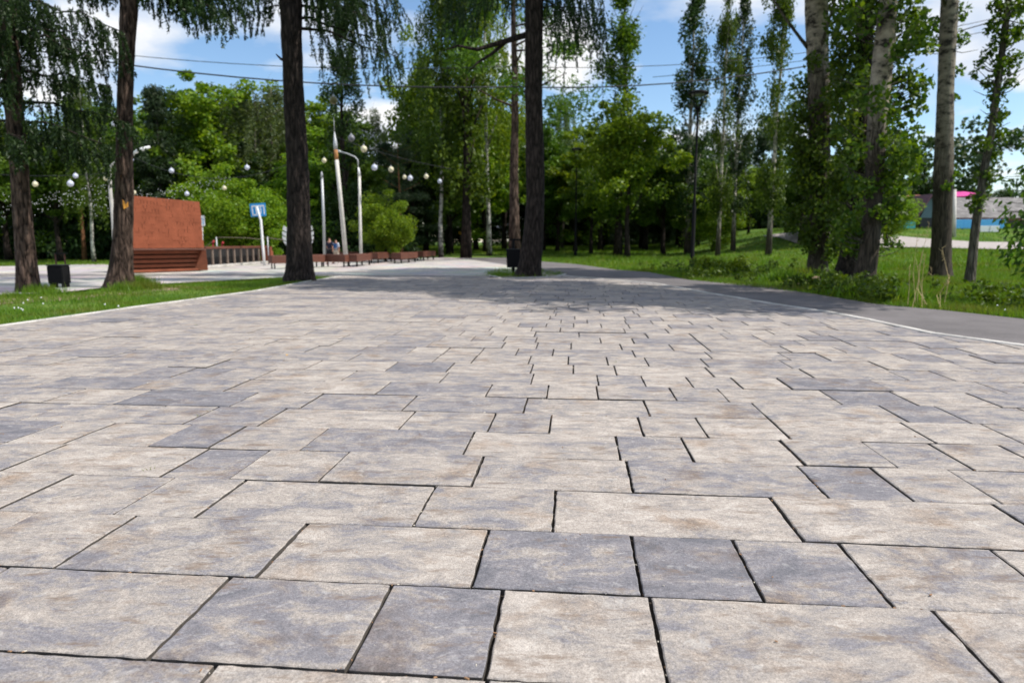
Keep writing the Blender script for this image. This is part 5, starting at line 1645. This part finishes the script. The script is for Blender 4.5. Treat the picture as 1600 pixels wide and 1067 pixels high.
# ------------------------------------------------------------------ the two walkers
def skin_mesh(name, verts, edges, radii, mat, parent, sub=1, root=0):
    me = bpy.data.meshes.new(name)
    me.from_pydata(verts, edges, [])
    o = bpy.data.objects.new(name, me); COL.objects.link(o)
    sk = o.modifiers.new('skin', 'SKIN'); sk.use_smooth_shade = True
    for i, r in enumerate(radii):
        rr = r if hasattr(r, '__len__') else (r, r)
        me.skin_vertices[0].data[i].radius = rr
        me.skin_vertices[0].data[i].use_root = (i == root)
    ss = o.modifiers.new('sub', 'SUBSURF'); ss.levels = ss.render_levels = sub
    dg = bpy.context.evaluated_depsgraph_get()
    m2 = bpy.data.meshes.new_from_object(o.evaluated_get(dg))
    bpy.data.objects.remove(o)
    m2.name = name
    m2.materials.clear(); m2.materials.append(mat)
    return link_mesh(name, m2, None, parent)
def person(loc, h, rz, label, shirt, legs, long_legs, stride, accent=None):
    o = empty('person', loc, rz); tag(o, label, 'person', 'two people walking away together')
    s = h / 1.70
    def v(x, y, z): return (x * s, y * s, z * s)
    st = stride
    J = [v(0, 0, .94), v(0, .01, 1.12), v(0, .01, 1.34), v(0, 0, 1.46), v(0, .02, 1.54), v(0, .03, 1.63),      # 0-5 pelvis..head
         v(.17, 0, 1.40), v(.22, .02 - st * .3, 1.14), v(.21, .08 - st * .5, .90), v(.205, .1 - st * .55, .80),   # right arm 6-9
         v(-.17, 0, 1.40), v(-.22, .02 + st * .3, 1.14), v(-.21, .08 + st * .5, .90), v(-.205, .1 + st * .55, .80),   # 10-13
         v(.09, 0, .90), v(.10, .06 + st * .5, .50), v(.10, -.02 + st, .09), v(.10, .12 + st, .03),                # right leg 14-17
         v(-.09, 0, .90), v(-.10, .04 - st * .4, .50), v(-.10, -.06 - st, .10), v(-.10, .06 - st, .03)]
    E = [(0, 1), (1, 2), (2, 3), (3, 4), (4, 5), (2, 6), (6, 7), (7, 8), (8, 9), (2, 10), (10, 11), (11, 12), (12, 13), (0, 14), (14, 15), (15, 16), (16, 17), (0, 18), (18, 19), (19, 20), (20, 21)]
    Rr = [(.14, .10), (.125, .09), (.15, .10), (.055, .055), (.075, .085), (.085, .10), .05, .042, .033, .035, .05, .042, .033, .035, .085, .062, .042, .04, .085, .062, .042, .04]
    Rr = [tuple(q * s for q in (r if hasattr(r, '__len__') else (r, r))) for r in Rr]
    skin_mesh('body', J, E, Rr, M['skin'], o, 2)
    idx = [0, 1, 2, 6, 7, 10, 11]; mp = {k: i for i, k in enumerate(idx)}
    skin_mesh('shirt', [J[k] for k in idx], [(mp[a], mp[c]) for a, c in E if a in mp and c in mp], [tuple(q * 1.13 + .012 * s for q in Rr[k]) for k in idx], M[shirt], o, 2)
    idx = [0, 14, 15, 18, 19] + ([16, 20] if long_legs else []); mp = {k: i for i, k in enumerate(idx)}
    skin_mesh('trousers' if long_legs else 'shorts', [J[k] for k in idx], [(mp[a], mp[c]) for a, c in E if a in mp and c in mp], [tuple(q * 1.16 + .014 * s for q in Rr[k]) for k in idx], M[legs], o, 2)
    hp_ = [v(0, .01, 1.66), v(0, -.02, 1.60)]
    skin_mesh('hair', hp_, [(0, 1)], [(.092 * s, .10 * s), (.085 * s, .085 * s)], M['hair'], o, 2)
    for a in (16, 20):
        p = Vector(J[a])
        MB().box((p.x, p.y + .05 * s, .035 * s), (.09 * s, .24 * s, .07 * s)).build('shoe', M['white' if long_legs else 'blackcloth'], o, bevel=.02 * s)
    if accent:
        MB().box((0, -.125 * s, 1.24 * s), (.24 * s, .09 * s, .30 * s)).build('backpack', M[accent], o, bevel=.03 * s)
    return o
D = 33.0
xa, xb = at(515.5, 400, D), at(523.5, 400, D)
person((xa.x, D, -.03), 1.30, -.25, 'person in dark navy top and black shorts, the left one of the two walkers', 'navy', 'blackcloth', False, .16)
person((xb.x, D + .2, -.03), 1.22, -.1, 'person in white shirt and cream trousers with blue backpack, right of the two', 'whitecloth', 'cream', True, .14, 'bluecloth')

# ------------------------------------------------------------------ hanging globes and cables
globes = [(118, 275, 4.6, 'cool', 'pale blue hanging globe, upper one of the pair beside the leftmost larch'), (110, 287, 5.8, 'cool', 'pale blue hanging globe, lower larger one of the pair beside the leftmost larch'),
 (55, 288, 5.0, 'warm', 'cream hanging globe just right of the leftmost larch trunk'), (165, 279, 4.2, 'warm', 'cream hanging globe touching the curved lamp post'),
 (268, 267, 4.6, 'cool', 'white hanging globe above the middle of the stage roof'), (386, 262, 4.6, 'cool', 'white hanging globe left of the third larch, above the blue sign'),
 (292, 303, 4.2, 'cool', 'pale blue hanging globe just above the stage roof edge'), (350.5, 294, 4.0, 'warm', 'cream hanging globe above the bright bush by the stage'),
 (209, 301, 4.4, 'warm', 'cream hanging globe at the top left corner of the stage roof'), (206, 250, 3.2, 'cool', 'small white hanging globe under the curved lamp arm'),
 (178, 194, 4.6, 'cool', 'white hanging globe high beside the scarred larch trunk'),
 (521, 157, 7.4, 'bronze', 'bronze green hanging globe high above the concrete pole'), (549, 216, 6.2, 'grey', 'dark grey hanging globe right of the concrete pole tip'),
 (568.5, 233, 6.0, 'warm', 'cream hanging globe above the white lamp post'), (506.5, 251, 4.4, 'warm', 'cream hanging globe left of the concrete pole'),
 (585, 262, 5.6, 'cool', 'pale blue hanging globe just right of the white lamp post'), (611, 265, 5.2, 'warm', 'cream hanging globe in the middle of the row over the benches'),
 (632, 277, 3.8, 'warm', 'small cream hanging globe beside the orange pine trunk'), (641, 278.5, 4.8, 'cool', 'pale blue hanging globe touching the small cream one by the pine trunk'),
 (666, 276, 4.4, 'warm', 'cream hanging globe second from the right end of the row'), (687, 283.5, 4.0, 'cool', 'pale blue hanging globe at the right end of the row')]
for i, (px, py, r, kd, lab) in enumerate(globes):
    D = {'bronze': 22, 'grey': 25}.get(kd, 27 + (i % 4) * 1.5)
    R_ = r / FPX * D * .82
    c = at(px, py, D)
    o = empty('hanging_globe', c); tag(o, lab, 'globe lamp', 'globe lamps hung over the plaza')
    prof = [(R_ * math.sin(PI * k / 10), -R_ * math.cos(PI * k / 10)) for k in range(11)]
    MB().lathe(prof, seg=16).build('globe', M['globe_' + kd], o, True)
    MB().lathe([(R_ * .28, R_ * .9), (R_ * .22, R_ * 1.25), (R_ * .07, R_ * 1.4)], seg=8).build('cap', M['grey_metal'], o)
    MB().tube([(0, 0, R_ * 1.35), (0, 0, R_ * 2.2)], .01, 4).build('hanger', M['cable'], o)

def cable(pts_, r, lab, name='overhead_cable', grp='overhead cables'):
    p = [at(*q) for q in pts_]
    b = p[0].copy()
    # smooth it
    P = [q - b for q in p]
    o = MB().tube(P, r, 5).build(name, M['cable'], None, True, b)
    tag(o, lab, 'cable', grp)
def sag(a, c, dip, n=14):
    out = []
    for i in range(n + 1):
        t = i / n
        out.append((a[0] + (c[0] - a[0]) * t, a[1] + (c[1] - a[1]) * t + dip * 4 * t * (1 - t), a[2] + (c[2] - a[2]) * t))
    return out
cable(sag((-60, 58, 30), (800, 136, 34), 24), .032, 'thick dark overhead cable crossing behind the left three larches')
cable(sag((800, 136, 34), (1660, -2, 40), 42), .032, 'thick dark overhead cable from the pit larch to the upper right corner')
cable(sag((-60, 52, 36), (790, 104, 38), 22), .018, 'thin upper overhead cable behind the left three larches')
cable(sag((790, 104, 38), (1660, 2, 44), 34), .018, 'thin upper overhead cable from the pit larch to the right')
cable(sag((1020, 121, 50), (1660, 26, 46), 10), .02, 'second thin cable below the upper right one')
cable(sag((1400, 272, 62), (1680, 281, 60), 2), .02, 'thin utility wire above the grey roofed house')
cable(sag((524, 214, 29), (705, 264, 29), 5), .012, 'thin wire strung from the concrete pole over the row of globes', 'lamp_wire', 'lamp wires over the plaza')
cable(sag((-40, 270, 29), (196, 268, 29), 6), .012, 'thin wire carrying the globes between the two left larches', 'lamp_wire', 'lamp wires over the plaza')
cable(sag((197, 240, 29), (466, 250, 29), 34), .012, 'thin wire carrying the globes above the stage', 'lamp_wire', 'lamp wires over the plaza')
# fairy-light curtains along the left of the wood
mb = MB()
rngf = np.random.default_rng(8)
for row in range(3):
    for i in range(120):
        px = rngf.uniform(0, 360)
        py = 300 + 12 * math.sin(px * .03 + row) + row * 6 - 16 * (px > 200) + abs(rngf.normal()) * 12
        c = at(px, py, 32 + row)
        mb.box(tuple(c), (.018, .018, .028))
tag(mb.build('fairy_lights', M['white']), kind='stuff')

# yellow board deep among the trunks, electricity pole, houses
b = Vector((at(720.5, 372, 62).x, 62, float(H(-4.6, 62)) - .05)); 
o = empty('yellow_board', b); tag(o, 'small yellow slanted board on a post deep among the trunks', 'board')
t = at(720.5, 366, 62).z - b.z
MB().tube([(0, .03, 0), (0, .03, t)], .04, 6).build('post', M['dark_steel'], o)
MB().poly([(-.22, 0, t + .06), (.22, 0, t - .22), (.22, 0, t + .05), (.04, 0, t + .16), (-.22, 0, t + .28)], (0, .04, 0)).build('board', M['yellow'], o)

def house(D, x0, x1, zb, eave, ridge, depth, label, wall, roofm, gable_px=None):
    """gable end on the left, ridge running away to the right"""
    o = empty('house', (x0, D, zb)); tag(o, label, 'house', 'houses across the street')
    Wd = x1 - x0
    MB().box((Wd / 2, depth / 2, (eave - zb) / 2), (Wd, depth, eave - zb)).build('walls', M[wall], o)
    g = MB()
    return o, Wd
D = 52
gl, gr = at(1430, 352, D), at(1640, 352, D)
zb = float(H(gl.x, D)) - .3
eave = at(1445, 341, D).z; ridge = at(1440, 306, D).z
o, Wd = house(D, gl.x, gr.x + 3, zb, eave, ridge, 6.5, 'long low house with grey slate roof and dark gable end, across the street', 'wall_dark', 'slate')
e, rg = eave - zb, ridge - zb
lw = at(1460, 352, D).x - at(1430, 352, D).x
# side-on long roof with a cross gable at its left end
for nm, y0, y1, z0, z1 in (('roof_slope', -.45, 3.3, e - .05, rg), ('roof_slope', 7.0, 3.3, e - .05, rg)):
    m_ = MB()
    m_.poly([(lw * .45, y0, z0), (Wd + .3, y0, z0), (Wd + .3, y1, z1), (lw * .45, y1, z1)], (0, 0, .07))
    m_.build(nm, M['slate'], o)
MB().poly([(-.05, -.62, e), (lw + .1, -.62, e), (lw * .42, -.62, rg - .12)], (0, .08, 0)).build('gable_boards', M['wall_teal'], o)
MB().poly([(lw * .42, -.9, rg), (lw * .42, 3.3, rg), (lw + .35, 3.3, e - .15), (lw + .35, -.9, e - .15)], (.03, 0, .08)).build('gable_roof', M['slate'], o)
MB().poly([(lw * .42, -.9, rg), (-.45, -.9, e - .15), (-.45, 3.3, e - .15), (lw * .42, 3.3, rg)], (-.03, 0, .08)).build('gable_roof', M['purple_roof'], o)
MB().box((lw * .5, -.3, e * .5), (lw, .58, e)).build('porch_wall', M['wall_dark'], o)
MB().box((Wd * .55, -.55, e - .10), (Wd * .86, .05, .16)).build('eaves_board', M['brownwood'], o)
for fx in (.36, .55, .74):
    f = MB().box((Wd * fx, -.04, e * .55), (.95, .07, 1.1)).build('window', M['white'], o)
    MB().box((Wd * fx, -.085, e * .55), (.75, .03, .9)).build('pane', M['glass'], f)
MB().box((Wd * .3, 3.6, rg + .12), (.5, .5, .7)).build('chimney', M['brick'], o, bevel=.01)

D2 = 74
gl2, gr2 = at(1488, 300, D2), at(1532, 300, D2)
zb2 = float(H(gl2.x, D2)) - .3
o2 = empty('house', (gl2.x, D2, zb2)); tag(o2, 'house behind the grey one, only its bright pink roof showing', 'house', 'houses across the street')
W2 = gr2.x - gl2.x; e2 = at(1488, 309, D2).z - zb2; r2_ = at(1515, 297.5, D2).z - zb2
MB().box((W2 / 2, 3, e2 / 2), (W2, 6, e2)).build('walls', M['pale_wall'], o2)
MB().poly([(-.3, -.4, e2), (W2 + .3, -.4, e2 + .2), (W2 + .3, 3, r2_), (W2 * .72, 3, r2_), (-.3, 2.2, e2 + .25)], (0, 0, .08)).build('roof', M['pink_roof'], o2)
MB().poly([(-.3, 6.4, e2), (W2 + .3, 6.4, e2 + .2), (W2 + .3, 3.05, r2_), (W2 * .72, 3.05, r2_)], (0, 0, .08)).build('roof', M['pink_roof'], o2)

D3 = 60
gl3, gr3 = at(1418, 340, D3), at(1436, 340, D3)
zb3 = float(H(gl3.x, D3)) - .2
o3 = empty('house', (gl3.x - 2.2, D3, zb3)); tag(o3, 'house with a rusty red roof edge at the far left of the row', 'house', 'houses across the street')
e3, r3_ = at(1425, 330, D3).z - zb3, at(1425, 303, D3).z - zb3
MB().box((2.2, 2.5, e3 / 2), (4.4, 5, e3)).build('walls', M['pale_wall'], o3)
MB().poly([(-.2, -.3, e3), (4.6, -.3, e3), (4.6, 2.5, r3_), (-.2, 2.5, r3_)], (0, 0, .07)).build('roof', M['brick'], o3)
MB().poly([(-.2, 5.3, e3), (4.6, 5.3, e3), (4.6, 2.55, r3_), (-.2, 2.55, r3_)], (0, 0, .07)).build('roof', M['brick'], o3)

def board_fence(D, pxa, pxb, ytop, ybot, label, mat, nm='board_fence'):
    a, c = at(pxa, ytop, D), at(pxb, ytop, D)
    zb = float(H((a.x + c.x) / 2, D)) - .1
    o = empty(nm, (a.x, D, zb)); tag(o, label, 'fence', 'fences in front of the houses')
    L = c.x - a.x; h = a.z - zb
    n = max(2, int(round(L / .95)))
    for i in range(n):
        MB().box((0, 0, 0), (L / n - .02, .035, h - .1)).build('panel', M[mat], o, loc=(L * (i + .5) / n, rnd.gauss(0, .01), .1 + (h - .1) / 2), bevel=.006)
    for i in range(n + 1):
        MB().box((0, 0, 0), (.07, .07, h)).build('post', M['dark_steel'], o, loc=(L * i / n, .06, h / 2 - .02))
    for z in (.3, .85):
        MB().box((L / 2, .035, h * z), (L, .03, .06)).build('rail', M['dark_steel'], o)
board_fence(50.2, 1484, 1572, 343, 354, 'sky blue board fence below the eaves of the grey house', 'fence_blue')
board_fence(50.4, 1405, 1431, 345, 356, 'turquoise board fence at the left of the dark gable', 'fence_teal')
board_fence(48.6, 1532, 1562, 353, 362, 'low whitish fence standing before the sky blue fence', 'white')
b = Vector((at(1491, 362, 47).x, 47, 0)); b.z = float(H(b.x, 47)) - .1
o = empty('utility_pole', b); tag(o, 'whitish utility pole close behind the straight poplar', 'pole')
MB().tube([(0, 0, 0), at(1491.5, 296, 47) - b], [.14, .11], 10).build('shaft', M['concrete'], o, True)
MB().box((at(1491.5, 299, 47) - b)[:], (.9, .07, .07)).build('crossarm', M['dark_steel'], o)

# ------------------------------------------------------------------ small litter on the paving
def flat_leaf(px, py, s, mat, label):
    b = ground(px, py, .002)
    V = [(-s, -.25 * s, 0), (0, -.55 * s, .18 * s), (s, 0, .05 * s), (.1 * s, .5 * s, .22 * s)]
    me = bpy.data.meshes.new('fallen_leaf'); me.from_pydata(V, [], [(0, 1, 2, 3)]); me.update()
    o = link_mesh('fallen_leaf', me, mat, None, b)
    md = o.modifiers.new('thick', 'SOLIDIFY'); md.thickness = .002
    o.rotation_euler = (0, 0, rnd.uniform(0, 6))
    tag(o, label, 'leaf')
flat_leaf(449, 554.5, .024, M['yellow'], 'yellow fallen leaf lying alone on the left of the paving')
mb = MB(); mb2 = MB()
def chip(mb, p, s):
    R = Matrix.Rotation(rnd.uniform(0, 6.28), 3, 'Z') @ Matrix.Rotation(rnd.uniform(-.4, .4), 3, 'X')
    mb.box((p[0], p[1], p[2]), (s * rnd.uniform(.8, 2.4), s * rnd.uniform(.5, 1), s * rnd.uniform(.3, .7)), R, rnd.uniform(.3, 1))
for (a, bq, va, vb, k) in slabs:
    if k > 9 : continue
    for q in range(rnd.randint(4, 11)):           # crumbs caught in the joints
        if rnd.random() < .5: p = xy(a + rnd.gauss(0, .004), rnd.uniform(va, vb))
        else: p = xy(rnd.uniform(a, bq), va + rnd.gauss(0, .003))
        if abs(p[0]) > p[1] * .85: continue
        chip(mb if rnd.random() < .7 else mb2, (p[0], p[1], rnd.uniform(-.014, .002)), rnd.uniform(.002, .0065))
    for q in range(rnd.randint(1, 6)):
        p = xy(rnd.uniform(a, bq), rnd.uniform(va, vb))
        chip(mb if rnd.random() < .6 else mb2, (p[0], p[1], .0035), rnd.choice([rnd.uniform(.0012, .003), rnd.uniform(.0012, .003), rnd.uniform(.003, .006)]))
tag(mb.build('brown_litter', M['litter']), kind='stuff')
tag(mb2.build('pale_litter', M['pale_litter']), kind='stuff')
# pale seed stalks scattered over the near left slabs
mb = MB()
for i in range(46):
    px, py = rnd.uniform(0, 520), rnd.uniform(690, 860)
    p = ground(px, py, .004); an = rnd.gauss(.1, .5); L = rnd.uniform(.012, .035)
    mb.tube([p, p + Vector((math.cos(an) * L, math.sin(an) * L, .002))], .0007, 4)
tag(mb.build('seed_stalks', M['pale_litter']), kind='stuff')
# a few weeds rooted in the joints
rng = np.random.default_rng(91)
lst = []
for px, py in [(962, 566), (310, 649), (327, 641), (235, 733), (305, 508)]:
    g_ = ground(px, py)
    lst.append(blades('w', rng, rng.normal(size=(12, 2)) * .008 + np.array(g_[:2]), .03, .006, None, .6))
V, F = join_quads(lst); V = V + np.array([0, 0, .035])
tag(link_mesh('joint_weeds', np_mesh('joint_weeds', V, F), M['grass']), kind='stuff')
